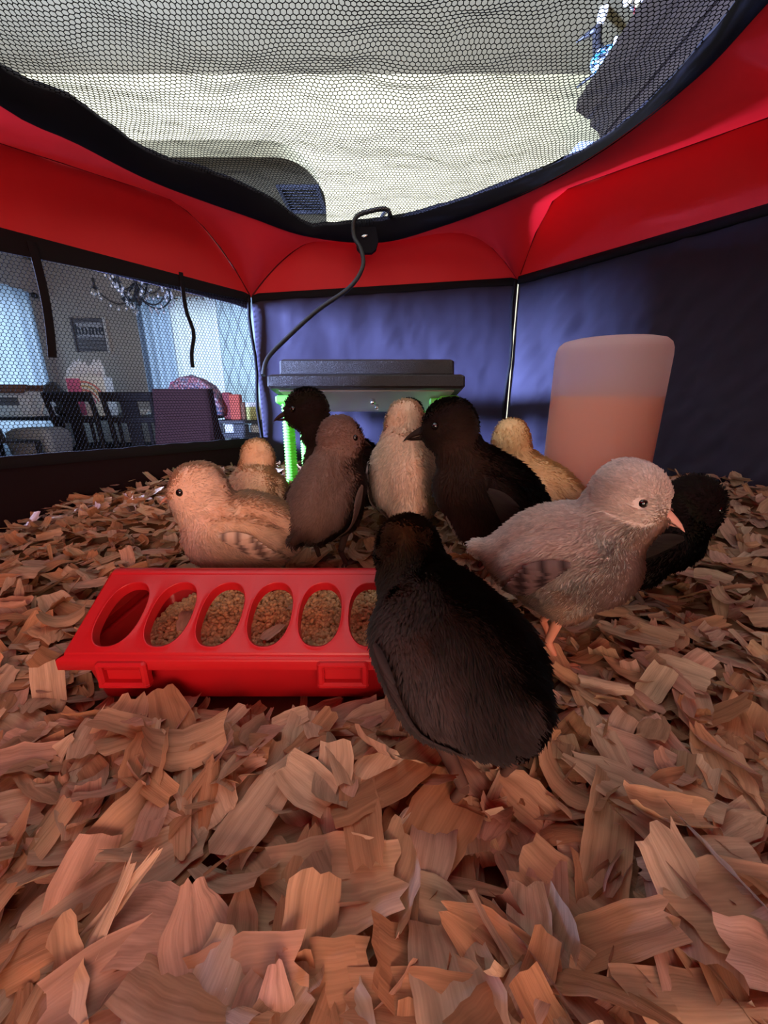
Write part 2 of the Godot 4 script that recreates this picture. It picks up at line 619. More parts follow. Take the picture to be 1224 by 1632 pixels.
func build_pen() -> void:
	RING_LO = [Vector3(-0.369, 0.43, -0.47), Vector3(-0.340, 0.43, -0.527), Vector3(-0.298, 0.43, -0.612), Vector3(-0.204, 0.425, -0.70), Vector3(-0.129, 0.418, -0.752), Vector3(-0.012, 0.405, -0.741), Vector3(0.086, 0.415, -0.707), Vector3(0.187, 0.425, -0.633), Vector3(0.246, 0.43, -0.55), Vector3(0.284, 0.44, -0.459), Vector3(0.283, 0.44, -0.382), Vector3(0.27, 0.44, -0.22), Vector3(0.18, 0.44, -0.05), Vector3(0.0, 0.44, 0.06), Vector3(-0.2, 0.44, 0.0), Vector3(-0.33, 0.44, -0.15), Vector3(-0.372, 0.435, -0.32)]
	RING_HI = [Vector3(-0.351, 0.45, -0.457), Vector3(-0.314, 0.45, -0.506), Vector3(-0.290, 0.45, -0.59), Vector3(-0.225, 0.45, -0.642), Vector3(-0.1735, 0.448, -0.702), Vector3(-0.1285, 0.432, -0.7475), Vector3(-0.094, 0.427, -0.738), Vector3(-0.012, 0.43, -0.7295), Vector3(0.0835, 0.435, -0.695), Vector3(0.231, 0.45, -0.604), Vector3(0.2756, 0.46, -0.545), Vector3(0.281, 0.46, -0.442), Vector3(0.272, 0.46, -0.375), Vector3(0.258, 0.46, -0.22), Vector3(0.172, 0.46, -0.06), Vector3(0.0, 0.46, 0.045), Vector3(-0.19, 0.46, -0.01), Vector3(-0.315, 0.46, -0.155), Vector3(-0.352, 0.455, -0.32)]
	var lo := resample(RING_LO)
	var hi := resample(RING_HI)
	var pen := thing("playpen", "black and red pop-up fabric playpen with net roof and one net window", "playpen", Vector3(0, PEN_FLOOR, 0))
	var dn := Transform3D(Basis(), Vector3(0, -PEN_FLOOR, 0))
	for k in 8:
		var low := MB.new()
		var r := []
		var nu := 60 if k in [5, 6, 7] else 10
		var nv := 44 if k in [6, 7] else 8
		for b in nv + 1:
			var line := []
			for a in nu + 1:
				var u := float(a) / nu
				var s := lerpf(-HALF + 0.0007, HALF - 0.0007, u)
				var top := 0.072 if k == 5 else (0.0 if k == 2 else split(k, s))    # k = 2: side behind the camera opened to let added light in
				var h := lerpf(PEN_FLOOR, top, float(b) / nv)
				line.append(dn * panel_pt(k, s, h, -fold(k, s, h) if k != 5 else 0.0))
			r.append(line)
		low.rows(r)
		var part := obj("side_panel", low, M.shaded_cloth if k == 5 else M.black_cloth, pen)
		# red band above
		r = []
		for b in 7:
			var line := []
			for a in 41:
				var s := lerpf(-HALF, HALF, a / 40.0)
				var h := lerpf(split(k, s), arch(k, s), b / 6.0)
				line.append(dn * panel_pt(k, s, h, 0.004 * noise.get_noise_2d(s * 80.0 + k * 9.0, h * 60.0)))
			r.append(line)
		var band := MB.new()
		band.rows(r)
		obj("red_band", band, M.red, part)
		# sprung wire in its sleeve along the arch, bottom and sides
		var pts := []
		for a in 41:
			var s := lerpf(-HALF + 0.003, HALF - 0.003, a / 40.0)
			pts.append(dn * panel_pt(k, s, arch(k, s), -0.002))
		var tb := MB.new()
		tb.tube(pts, 0.0017, 6)
		obj("arch_piping", tb, M.red_dark, part)
		# black tape under the red band
		var tp := MB.new()
		r = []
		for a in 41:
			var s := lerpf(-HALF + 0.002, HALF - 0.002, a / 40.0)
			var h := split(k, s)
			var wd := 0.012 if k != 5 else lerpf(0.034, 0.012, a / 40.0)
			var off := -0.003 if k != 7 else -0.0075
			r.append([dn * panel_pt(k, s, h, off), dn * panel_pt(k, s, h - wd, off), dn * panel_pt(k, s, h - wd, 0.001), dn * panel_pt(k, s, h, 0.001)])
		tp.rows(r, true)
		obj("tape", tp, M.binding, part)
		if k in [4, 5]:
			# the window's rolled-up cover; the copy on the windowless side is added to block light
			var rf := MB.new()
			var rl := []
			for a in 25:
				var s := lerpf(-HALF + 0.002, HALF - 0.002, a / 24.0)
				var ring := []
				var hb: float = split(k, s) - 0.020
				var ht := maxf(arch(k, s) + 0.006, hb + 0.03)
				for b in 14:
					var q := TAU * b / 14.0
					var wob := 1.0 + 0.06 * sin(a * 1.7 + b)
					ring.append(dn * panel_pt(k, s, (hb + ht) / 2 + (ht - hb) / 2 * sin(q), 0.016 + 0.013 * cos(q) * wob))
				rl.append(ring)
			rf.rows(rl, true)
			rf.fan(rl[0])
			rf.fan(rl[-1])
			tag(obj("rolled_shading_cover", rf, M.black_cloth, part), "black rolled-up cover placed to keep light off the red band")
		if k == 5:
			var nt := MB.new()
			var ok := func(x: float, y: float) -> bool: return y < split(5, x) - 0.004
			netting(nt, -HALF + 0.006, HALF - 0.004, 0.073, 0.372, 0.0049, 0.0029, 0.00042, func(x: float, y: float) -> Vector3: return dn * panel_pt(5, x, y, 0.012 * sin(PI * clampf((x + HALF) / 2 / HALF, 0, 1)) * sin(PI * clampf((y - 0.07) / 0.27, 0, 1))), ok)
			fill_plain(nt)
			tag(obj("window_net", nt, M.net, part), "black net window", "", "", "stuff")
			var tr := MB.new()
			r = []
			for a in 41:
				var s := lerpf(-HALF + 0.002, HALF - 0.002, a / 40.0)
				var w := 0.002 * noise.get_noise_2d(s * 400.0, 4.0)
				r.append([dn * panel_pt(k, s, 0.082 + w, -0.003), dn * panel_pt(k, s, 0.066, -0.005), dn * panel_pt(k, s, 0.066, 0.002), dn * panel_pt(k, s, 0.082 + w, 0.002)])
			tr.rows(r, true)
			obj("window_tape", tr, M.binding, part)
			for e in [[-0.0583, -0.064, 0.0048, 0.212], [0.1235, 0.1225, 0.0030, 0.208]]:
				var st := MB.new()
				var pp := []
				for a in 13:
					var u := a / 12.0
					var kink: float = 0.009 * exp(-pow((u - 0.62) / 0.16, 2.0)) if e[0] > 0 else 0.004 * sin(u * 3.0)
					pp.append(dn * panel_pt(k, lerpf(e[0], e[1], u) + kink, lerpf(0.352, e[3], u), -0.006))
				ribbon(st, pp, panel_pt(k, e[2], 0) - panel_pt(k, 0, 0), (panel_pt(k, 0, 0, 1.0) - panel_pt(k, 0, 0)) * 0.001)
				obj("door_tie", st, M.binding, part)
		# corner pole at the right end of this side
		var pc := MB.new()
		var pp := []
		for a in 13:
			var h := lerpf(PEN_FLOOR, CORNER[k], a / 12.0)
			pp.append(dn * (panel_pt(k, HALF, h, -0.004) + (panel_pt(k, -0.006, 0) - panel_pt(k, 0, 0)) * (1.0 + 0.5 * sin(a * 1.3))))
		pc.tube(pp, 0.0030, 8)
		obj("corner_pole", pc, M.binding, part)
	# red roof skirt from the arches in to the collar
	var sk := MB.new()
	var r := []
	var outer := []
	for k in 8:
		for a in 20:
			var s := lerpf(HALF, -HALF, a / 20.0)
			outer.append(panel_pt((8 - k) % 8, s, arch((8 - k) % 8, s)))
	outer.append(outer[0])
	for w in 11:
		var line := []
		for p in outer:
			var e := ring_at(lo, angle(p))
			var u := w / 10.0
			var q: Vector3 = p.lerp(e, u)
			q.y += -0.006 * sin(PI * u) + 0.004 * noise.get_noise_3d(q.x * 90.0, q.z * 90.0, 3.0) * sin(PI * u)
			line.append(dn * q)
		r.append(line)
	sk.rows(r)
	obj("roof_skirt", sk, M.red, pen)
	# collar round the opening: a folded, ruffled black sleeve
	var cl := MB.new()
	r = []
	for k in 129:
		var a := lo[k % 128]
		var b := hi[k % 128]
		var ru := noise.get_noise_2d(k * 9.0, 2.0) * 0.003
		var m := (a + b) * 0.5
		var outw := Vector3(a.x - RC.x, 0, a.z - RC.z).normalized()
		r.append([dn * (a + Vector3(0, -0.002, 0)), dn * (m + Vector3(0, -0.004 + ru, 0)), dn * (b + Vector3(0, -0.001 + ru, 0)), dn * (b + outw * 0.004 + Vector3(0, 0.006 + ru, 0)), dn * (m + outw * 0.006 + Vector3(0, 0.008, 0)), dn * (a + outw * 0.004 + Vector3(0, 0.004, 0))])
	cl.rows(r, true)
	obj("collar", cl, M.collar, pen)
	# net roof
	var nt := MB.new()
	var rmax := func(x: float, z: float) -> Vector3: return ring_at(hi, atan2(z - RC.z, x - RC.x))
	var inside := func(x: float, z: float) -> bool:
		var e: Vector3 = rmax.call(x, z)
		return Vector2(x - RC.x, z - RC.z).length() < Vector2(e.x - RC.x, e.z - RC.z).length()
	var sheet := func(x: float, z: float) -> Vector3:
		var xx := x + 0.006 * noise.get_noise_2d(x * 60.0, z * 60.0)
		var zz := z + 0.006 * noise.get_noise_2d(x * 60.0 + 77.0, z * 60.0)
		var e: Vector3 = rmax.call(x, z)
		var u := clampf(Vector2(x - RC.x, z - RC.z).length() / Vector2(e.x - RC.x, e.z - RC.z).length(), 0, 1)
		var y := lerpf(0.448, e.y, u * u) + 0.006 * noise.get_noise_2d(x * 60.0 + 5.0, z * 130.0) * (1.0 - u * u * 0.6)
		return dn * Vector3(xx, y, zz)
	netting(nt, -0.40, 0.32, -0.78, 0.06, 0.0046, 0.0027, 0.00036, sheet, inside)
	fill_plain(nt)
	tag(obj("roof_net", nt, M.net, pen), "", "", "", "stuff")
	# fabric floor
	var fl := MB.new()
	var po := []
	for k in 8:
		po.append(dn * panel_pt(k, HALF, PEN_FLOOR))
	fl.fan(po)
	obj("pen_floor", fl, M.black_cloth, pen)


# ---------------------------------------------------------------- bedding
const SHAPES := ["broad", "tapering", "curled", "ridged", "rolled", "splinter-like"]
const TINTS := [["pale cream", Color(0.70, 0.51, 0.365)], ["tan", Color(0.66, 0.425, 0.27)], ["orange-brown", Color(0.62, 0.335, 0.19)], ["pinkish", Color(0.67, 0.42, 0.32)]]


func shaving(kind: int, nu: int, nv: int, tint: Color) -> MB:
	var mb := MB.new()
	var L := rng.randf_range(0.024, 0.038)
	var W := rng.randf_range(0.011, 0.018)
	var ca := rng.randf_range(-1.1, 1.1)       # bend along the length
	var cb := rng.randf_range(-1.2, 1.2)       # bend across
	var tw := rng.randf_range(-0.5, 0.5)
	var ridge := 0.0
	var t0 := rng.randf_range(0.62, 1.0)
	var t1 := rng.randf_range(0.62, 1.0)
	match kind:
		0:
			W *= 1.15
			t0 = 0.8
		1:
			t0 = 0.9
			t1 = 0.35
		2:
			ca = rng.randf_range(1.6, 3.0) * (1 if rng.randf() < 0.5 else -1)
		3:
			ridge = rng.randf_range(0.0007, 0.0012)
			L *= 1.1
		4:
			cb = rng.randf_range(2.8, 4.6)
			L *= 0.85
		5:
			W *= 0.4
			L *= 1.15
			ca = rng.randf_range(-1.2, 1.2)
	var ph := rng.randf() * 90.0
	var fq := rng.randf_range(9.0, 15.0)
	var r := []
	for a in nu + 1:
		var p := float(a) / nu - 0.5
		var line := []
		for b in nv + 1:
			var q := float(b) / nv - 0.5
			# ragged ends and sides
			var pe := p
			if a == 0 or a == nu:
				pe += noise.get_noise_2d(q * 90.0 + ph * 3.0, a * 31.0) * 0.10 + noise.get_noise_2d(q * 300.0 + ph, a * 17.0) * 0.06
			var prof := lerpf(t0, 1.0, ss(-0.5, -0.15, p)) * lerpf(1.0, t1, ss(0.1, 0.5, p))
			prof *= 1.0 + 0.12 * noise.get_noise_2d(p * 60.0 + ph, 7.0 * signf(q))
			var w := W * prof
			var aa := ca * pe
			var x := L * (sin(aa) / ca if absf(ca) > 0.05 else pe)
			var y := L * ((1 - cos(aa)) / ca if absf(ca) > 0.05 else 0.0)
			var bb := cb * q
			var z := w * (sin(bb) / cb if absf(cb) > 0.05 else q)
			y += w * ((1 - cos(bb)) / cb if absf(cb) > 0.05 else 0.0)
			y += ridge * sin(q * fq * 3.0 + ph) + 0.0009 * noise.get_noise_2d(p * 40.0 + ph, q * 30.0)
			var v := Vector3(x, y, z).rotated(Vector3.RIGHT, tw * p)
			line.append(v)
		r.append(line)
	mb.col = tint
	mb.rows(r)
	# grain runs along the length
	var u0 := rng.randf()
	var k := 0
	for a in nu + 1:
		for b in nv + 1:
			mb.uv[k] = Vector2(u0 + 0.42 * b / nv, rng.randf() * 0.0 + u0 * 3.0 + 0.55 * a / nu)
			k += 1
	mb.smooth()
	return mb


func lie(x: float, z: float, tilt: float, lift: float, scale_: float) -> Transform3D:
	var yaw := rng.randf() * TAU
	var b := Basis(Vector3.UP, yaw)
	var ax := Vector3(cos(yaw * 3.7), 0, sin(yaw * 3.7))
	b = Basis(ax, tilt) * b
	if rng.randf() < 0.5:
		b = b * Basis(Vector3.RIGHT, PI)
	return Transform3D(b.scaled(Vector3.ONE * scale_), Vector3(x, gy(x, z) + lift, z))


func blocked(x: float, z: float, m: float) -> bool:
	if absf(x + 0.078) < 0.085 + m and absf(z + 0.222) < 0.041 + m:
		return true
	return Vector2(x - 0.234, z + 0.43).length() < 0.084 + m


func build_bedding() -> void:
	# ground under the shavings, then the shavings nobody could count
	var ground := MB.new()
	ground.col = Color(0.34, 0.19, 0.10)
	var r := []
	for a in 61:
		var line := []
		for b in 71:
			var p := MID + Vector3(lerpf(-0.62, 0.62, b / 70.0), 0, lerpf(-0.62, 0.62, a / 60.0))
			# pull points outside the octagon back in
			for k in 8:
				var q := k * PI / 4
				var over := (p.x - MID.x) * cos(q) + (p.z - MID.z) * sin(q) - (APO - 0.006)
				if over > 0:
					p -= Vector3(cos(q), 0, sin(q)) * over
			p.y = gy(p.x, p.z) - 0.010
			line.append(p)
		r.append(line)
	ground.rows(r)
	ground.smooth()
	var low := []
	for k in 48:
		var t: Color = TINTS[k % 4][1]
		low.append(shaving((k / 4) % 6 if k < 24 else [0, 1, 2, 3, 0, 5][(k / 4) % 6], 5, 4, t * rng.randf_range(0.82, 1.06)))
	var n := 0
	var tries := 0
	while n < 10500 and tries < 60000:
		tries += 1
		var x := rng.randf_range(-0.58, 0.58)
		var z := rng.randf_range(-0.795, 0.06) if rng.randf() < 0.72 else rng.randf_range(-0.24, 0.02)
		if wall_gap(x, z) < 0.012 or blocked(x, z, 0.006):
			continue
		n += 1
		var lift := rng.randf_range(-0.012, 0.007)
		var tilt := rng.randfn(0.0, 0.34)
		if rng.randf() < 0.12:
			tilt = rng.randf_range(0.6, 1.2)
		var s := rng.randf_range(0.55, 1.0)
		if blocked(x, z, 0.02):
			tilt *= 0.4
			lift = minf(lift, -0.002)
			s *= 0.75
		ground.copy(low[rng.randi() % 48], lie(x, z, tilt, lift, s))
	var o := obj("wood_shavings", ground, M.shaving)
	tag(o, "deep bed of countless tan wood shavings covering the pen floor", "wood shavings", "", "stuff")
	# the ones that show largest, each by itself
	var meshes := []
	for k in 48:
		var mb := shaving(k % 6, 10, 6, TINTS[(k / 6) % 4][1] * rng.randf_range(0.88, 1.08))
		meshes.append(mb.mesh())
	n = 0
	tries = 0
	while n < 300 and tries < 5000:
		tries += 1
		var d := lerpf(0.055, 0.36, pow(rng.randf(), 1.25))
		var wide := 0.07 + d * 0.86
		var x := rng.randf_range(-wide, wide)
		var z := -d
		if blocked(x, z, 0.016) or wall_gap(x, z) < 0.05:
			continue
		var k := rng.randi() % 48
		if k % 6 == 5 and rng.randf() < 0.6:
			k -= 2
		if k % 6 == 4 and rng.randf() < 0.5:
			k -= 3
		var s := rng.randf_range(0.85, 1.2) * lerpf(1.28, 1.0, ss(0.08, 0.20, d))
		var tilt := rng.randfn(0.0, 0.30)
		if rng.randf() < 0.10:
			tilt = rng.randf_range(0.5, 0.95)
		var m := MeshInstance3D.new()
		m.mesh = meshes[k]
		m.material_override = M.shaving
		m.name = numbered("wood_shaving")
		m.transform = lie(x, z, tilt, rng.randf_range(0.003, 0.008), s)
		add_child(m)
		var where := "near the photo's bottom edge"
		if z < -0.115:
			where = "in front of the red feeder" if x < -0.0 else "before the whitish chick"
			if x < -0.175:
				where = "left of the red feeder"
			elif x > 0.20:
				where = "in the right-hand bedding"
			elif x > -0.005 and x < 0.09:
				where = "by the nearest dark chick"
			elif z < -0.27:
				where = "among the standing chicks"
		elif x < -0.045:
			where = "at the photo's bottom left"
		elif x > 0.045:
			where = "at the photo's bottom right"
		# how it lies: which way its length runs, and whether it stands up
		var run := m.transform.basis.x.normalized()
		var how := "crosswise"
		if absf(run.y) > 0.45:
			how = "on end"
		elif absf(run.z) > 0.85:
			how = "lengthwise"
		elif absf(run.z) > 0.42:
			how = "slanting right" if run.x * run.z < 0 else "slanting left"
		var big := "large " if s > 1.12 else ("small " if s < 0.94 else "")
		var lb := "%s%s %s wood shaving lying %s %s" % [big, TINTS[(k / 6) % 4][0], SHAPES[k % 6], how, where]
		tag(m, lb, "wood shaving", "loose " + lb.replace("wood shaving", "wood shavings"))
		n += 1


# ---------------------------------------------------------------- red feeder
func build_feeder() -> void:
	var o := thing("chick_feeder", "red plastic flip-top feeder with a row of oval feeding holes", "feeder", Vector3(-0.078, -0.006, -0.222))
	var L := 0.180
	# tray
	var tr := MB.new()
	var r := []
	for q in [[0.081, 0.036, 0.0], [0.0835, 0.039, 0.002], [0.087, 0.0435, 0.029], [0.0905, 0.0475, 0.029], [0.0905, 0.0475, 0.0315], [0.0855, 0.0425, 0.0315], [0.082, 0.038, 0.004]]:
		r.append(rounded(q[0], q[1], 0.006, q[2]))
	tr.rows(r, true)
	tr.fan(r[0])
	tr.fan(r[-1])
	obj("tray", tr, M.feeder, o)
	# lid: two sloping faces with six oval holes each
	var lid := MB.new()
	var zt := 0.0045
	var yt := 0.0615
	var zb := 0.0475
	var yb := 0.0375
	for side in [1, -1]:
		var at := func(x: float, w: float, up: float) -> Vector3:
			var nrm := Vector2(yt - yb, zb - zt).normalized()
			return Vector3(x, lerpf(yt, yb, w) + nrm.y * up, side * (lerpf(zt, zb, w) + nrm.x * up))
		for k in 6:
			var cx := (k - 2.5) * 0.028
			var ring0 := []
			var ring1 := []
			var ring2 := []
			var ring3 := []
			var ring4 := []
			for a in 40:
				var q := TAU * a / 40.0
				var dx := cos(q)
				var dw := sin(q)
				# the cell's edge
				var e := maxf(absf(dx), absf(dw))
				ring0.append(at.call(cx + dx / e * 0.014, 0.5 + dw / e * 0.5, 0.0))
				var ox := signf(dx) * pow(absf(dx), 0.85)
				var ow := signf(dw) * pow(absf(dw), 0.85)
				ring1.append(at.call(cx + ox * 0.0128, 0.53 + ow * 0.435, 0.0))
				ring2.append(at.call(cx + ox * 0.0124, 0.53 + ow * 0.42, 0.0007))
				ring3.append(at.call(cx + ox * 0.0118, 0.53 + ow * 0.40, 0.0003))
				ring4.append(at.call(cx + ox * 0.0113, 0.53 + ow * 0.385, -0.0055))
			var rr := [ring0, ring1, ring2, ring3, ring4]
			lid.rows(rr, true)
		for e in [-1, 1]:
			lid.rows([[at.call(e * 0.084, 0, 0), at.call(e * 0.089, 0, 0)], [at.call(e * 0.084, 1, 0), at.call(e * 0.0895, 1, 0)]])
		# lower lip: a step out, then down over the tray
		var lp := []
		for q in [[0.0475, 0.0375], [0.0478, 0.0360], [0.0500, 0.0352], [0.0505, 0.0340], [0.0505, 0.0290], [0.0490, 0.0290]]:
			lp.append([Vector3(-0.0895 - (q[0] - 0.0475), q[1], side * q[0]), Vector3(0.0895 + (q[0] - 0.0475), q[1], side * q[0])])
		lid.rows(lp)
	# rounded ridge
	r = []
	for a in 9:
		var q := PI * a / 8.0
		r.append([Vector3(-0.089, 0.0610 + 0.0022 * sin(q), -cos(q) * zt), Vector3(0.089, 0.0610 + 0.0022 * sin(q), -cos(q) * zt)])
	lid.rows(r)
	for e in [-1, 1]:
		lid.rows([[Vector3(e * 0.089, 0.0625, -zt), Vector3(e * 0.089, 0.0625, zt)], [Vector3(e * 0.0895, yb, -zb), Vector3(e * 0.0895, yb, zb)], [Vector3(e * 0.0925, 0.0352, -0.0505), Vector3(e * 0.0925, 0.0352, 0.0505)], [Vector3(e * 0.0925, 0.029, -0.0505), Vector3(e * 0.0925, 0.029, 0.0505)]])
	obj("lid", lid, M.feeder, o)
	for x in [-0.0585, 0.0565]:
		for side in [1, -1]:
			var lt := MB.new()
			var z: float = 0.0500 * side
			lt.box(Vector3(x, 0.0330, z), Vector3(0.026, 0.0030, 0.006), 0.001)
			lt.box(Vector3(x, 0.0205, z), Vector3(0.027, 0.0036, 0.0062), 0.0012)
			for e in [-1, 1]:
				lt.box(Vector3(x + e * 0.0115, 0.0268, z), Vector3(0.0036, 0.0150, 0.0056), 0.001)
			lt.box(Vector3(x, 0.0268, z - side * 0.0020), Vector3(0.024, 0.013, 0.002))
			obj("latch", lt, M.feeder, o)
	# crumbled feed
	var lump := MB.new()
	lump.ball(Vector3.ZERO, Vector3(0.0017, 0.0012, 0.0012), Basis.IDENTITY, 7, 5)
	for k in lump.v.size():
		lump.v[k] *= 1.0 + 0.25 * noise.get_noise_3d(lump.v[k].x * 9000.0, lump.v[k].y * 9000.0, lump.v[k].z * 9000.0)
	var mm := MultiMesh.new()
	mm.transform_format = MultiMesh.TRANSFORM_3D
	mm.use_colors = true
	mm.mesh = lump.mesh()
	mm.instance_count = 7000
	for k in 7000:
		var x := rng.randf_range(-0.080, 0.080)
		var z := rng.randf_range(-0.037, 0.037)
		var y := 0.0285 + 0.005 * noise.get_noise_2d(x * 40.0, z * 40.0) - 0.009 * ss(-0.055, -0.080, x) + rng.randf_range(-0.004, 0.0)
		var b := Basis.from_euler(Vector3(rng.randf() * TAU, rng.randf() * TAU, rng.randf() * TAU)).scaled(Vector3.ONE * rng.randf_range(0.8, 1.3))
		mm.set_instance_transform(k, Transform3D(b, Vector3(x, y, z)))
		var g := rng.randf_range(0.7, 1.25)
		mm.set_instance_color(k, Color(0.56 * g, 0.33 * g, 0.165 * g))
	var mi := MultiMeshInstance3D.new()
	mi.multimesh = mm
	mi.material_override = M.plain
	mi.name = "chick_feed"
	mi.position = o.position
	add_child(mi)
	tag(mi, "brown crumbled chick feed filling the red feeder's tray", "feed", "", "stuff")
	for e in [[-0.045, 0.004, 0.9, "pinkish wood shaving lying on feed in the feeder's second hole"], [0.012, 0.020, 0.5, "small pinkish wood shaving on feed at lower corner of the fourth hole"], [0.018, -0.010, 0.5, "small tan wood shaving on feed at upper edge of the fourth hole"]]:
		var mb := shaving(0, 8, 5, TINTS[3][1])
		var m := obj("wood_shaving", mb, M.shaving)
		m.transform = Transform3D(Basis.from_euler(Vector3(0.1, e[2] * 2.0, 0.1)).scaled(Vector3.ONE * (0.42 if e[2] < 0.8 else 0.75)), o.position + Vector3(e[0], 0.0315, e[1]))
		tag(m, e[3], "wood shaving")


func rounded(a: float, b: float, rad: float, y: float) -> Array:
	var ring := []
	for c in 4:
		var cx := (a - rad) * (1 if c in [0, 3] else -1)
		var cz := (b - rad) * (1 if c in [0, 1] else -1)
		for k in 5:
			var q := PI / 2 * (c + k / 4.0)
			ring.append(Vector3(cx + cos(q) * rad, y, cz + sin(q) * rad))
	return ring


# ---------------------------------------------------------------- waterer
func build_waterer() -> void:
	var o := thing("chick_waterer", "upright translucent jar waterer half full of orange liquid on a red base", "waterer", Vector3(0.234, 0.0, -0.43))
	var ba := MB.new()
	ba.lathe(Vector3(0, gy(0.234, -0.43) - 0.008, 0), [[0.0, 0.0], [0.083, 0.0], [0.087, 0.003], [0.091, 0.024], [0.092, 0.0255], [0.090, 0.0255], [0.086, 0.006], [0.066, 0.005], [0.064, 0.030], [0.058, 0.032], [0.0, 0.032]], 40)
	obj("base", ba, M.feeder, o)
	var ja := MB.new()
	var prof := []
	for q in [[0.0522, 0.022], [0.0526, 0.05], [0.0530, 0.12], [0.0532, 0.198], [0.0526, 0.2050], [0.0506, 0.2105], [0.0468, 0.2138], [0.040, 0.2154], [0.022, 0.2162], [0.0, 0.2165]]:
		prof.append(q)
	ja.lathe(Vector3.ZERO, prof, 48)
	obj("jar", ja, M.jar, o)
	var wa := MB.new()
	wa.lathe(Vector3.ZERO, [[0.0, 0.033], [0.0514, 0.033], [0.0519, 0.10], [0.0521, 0.1605], [0.0, 0.1605]], 48)
	tag(obj("water", wa, M.water, o), "orange tinted water")


# ---------------------------------------------------------------- heating plate
func build_plate() -> void:
	var o := thing("heating_plate", "dark brooder heating plate on green threaded legs with cord rising behind", "heating plate", Vector3(-0.0245, 0.0, -0.66))
	var tilt := Basis(Vector3.RIGHT, -0.19)
	var c := Vector3(0, 0.152, 0)
	var pl := MB.new()
	pl.box(c + tilt * Vector3(0, 0.0095, 0), Vector3(0.272, 0.019, 0.205), 0.003, tilt)
	obj("plate", pl, M.plate, o)
	var hd := MB.new()
	hd.box(c + tilt * Vector3(0.0005, 0.0305, 0.004), Vector3(0.244, 0.023, 0.176), 0.003, tilt)
	obj("raised_top", hd, M.plate, o)
	var un := MB.new()
	un.box(c + tilt * Vector3(0, -0.0008, 0), Vector3(0.246, 0.002, 0.180), 0.0006, tilt)
	tag(obj("underside", un, M.under, o), "pale grey underside")
	for e in [[0.0075, 0.035], [0.0125, -0.012]]:
		var sc := MB.new()
		sc.lathe(c + tilt * Vector3(e[0], 0, e[1]), [[0.0, 0.0], [0.003, 0.0], [0.003, -0.004], [0.0042, -0.005], [0.0044, -0.008], [0.003, -0.0105], [0.0, -0.011]], 14)
		obj("screw", sc, M.chrome, o)
	for x in [-1, 1]:
		for z in [-1, 1]:
			var p := Vector3(0.1215 * x, 0, 0.050 if z > 0 else -0.072)
			var y1 := 0.152 + p.z * 0.19 - 0.001
			var y0 := gy(o.position.x + p.x, o.position.z + p.z) - 0.012
			var lg := MB.new()
			var prof := [[0.0, y0], [0.013, y0], [0.013, y0 + 0.004]]
			var y := y0 + 0.006
			while y < y1 - 0.006:
				prof.append([0.0078, y])
				prof.append([0.0096, y + 0.0013])
				prof.append([0.0096, y + 0.0024])
				prof.append([0.0078, y + 0.0037])
				y += 0.0045
			prof.append([0.0085, y1])
			prof.append([0.0, y1])
			lg.lathe(p, prof, 18)
			obj("leg", lg, M.green, o)
			var so := MB.new()
			so.box(Vector3(p.x, y1 - 0.006, p.z), Vector3(0.030, 0.011, 0.024), 0.002, tilt)
			so.box(Vector3(p.x - 0.016 * x, y1 - 0.0075, p.z - 0.012), Vector3(0.022, 0.008, 0.016), 0.0015, tilt)
			obj("leg_socket", so, M.green, o)
	var cd := MB.new()
	var cv := Curve3D.new()
	for p in [Vector3(-0.176, 0.19, -0.60), Vector3(-0.172, 0.214, -0.615), Vector3(-0.150, 0.243, -0.64), Vector3(-0.105, 0.288, -0.67), Vector3(-0.055, 0.325, -0.69), Vector3(-0.034, 0.356, -0.70), Vector3(-0.036, 0.382, -0.707), Vector3(-0.048, 0.405, -0.715), Vector3(-0.044, 0.428, -0.712), Vector3(-0.020, 0.436, -0.710), Vector3(0.004, 0.440, -0.714), Vector3(0.010, 0.434, -0.722), Vector3(0.004, 0.462, -0.775), Vector3(-0.01, 0.455, -0.835), Vector3(-0.02, 0.36, -0.85)]:
		cv.add_point(p - o.position)
	for k in range(1, cv.point_count - 1):
		var t := (cv.get_point_position(k + 1) - cv.get_point_position(k - 1)) / 6.0
		cv.set_point_in(k, -t)
		cv.set_point_out(k, t)
	var pts := []
	var len := cv.get_baked_length()
	for k in 110:
		pts.append(cv.sample_baked(len * k / 109.0, true))
	cd.tube(pts, 0.0034, 8)
	obj("power_cord", cd, M.cord, o)
	# clip that holds the cord to the collar
	var cl := thing("binder_clip", "black clip pinching the heater cord to the pen's black collar", "clip", Vector3(-0.028, 0.392, -0.7205))
	var b := MB.new()
	var poly := PackedVector2Array([Vector2(-0.017, 0.026), Vector2(0.015, 0.026), Vector2(0.019, 0.008), Vector2(0.015, -0.005), Vector2(0.008, -0.010), Vector2(-0.010, -0.010), Vector2(-0.016, -0.004), Vector2(-0.018, 0.010)])
	b.slab(poly, 0.009, Transform3D(Basis(), Vector3(0, 0, 0.002)))
	obj("jaw", b, M.collar, cl)
	b = MB.new()
	for k in 5:
		b.tube([Vector3(-0.012 + k * 0.005, 0.022, -0.002), Vector3(-0.013 + k * 0.006, 0.034 + 0.003 * (k % 2), -0.004)], 0.0008, 5)
	obj("frayed_tip", b, M.collar, cl)
	b = MB.new()
	b.ball(Vector3(-0.003, 0.013, 0.003), Vector3(0.0055, 0.0022, 0.0015), Basis(Vector3.BACK, 0.2), 10, 6)
	tag(obj("metal_tab", b, M.chrome, cl), "shiny pinkish metal tab")


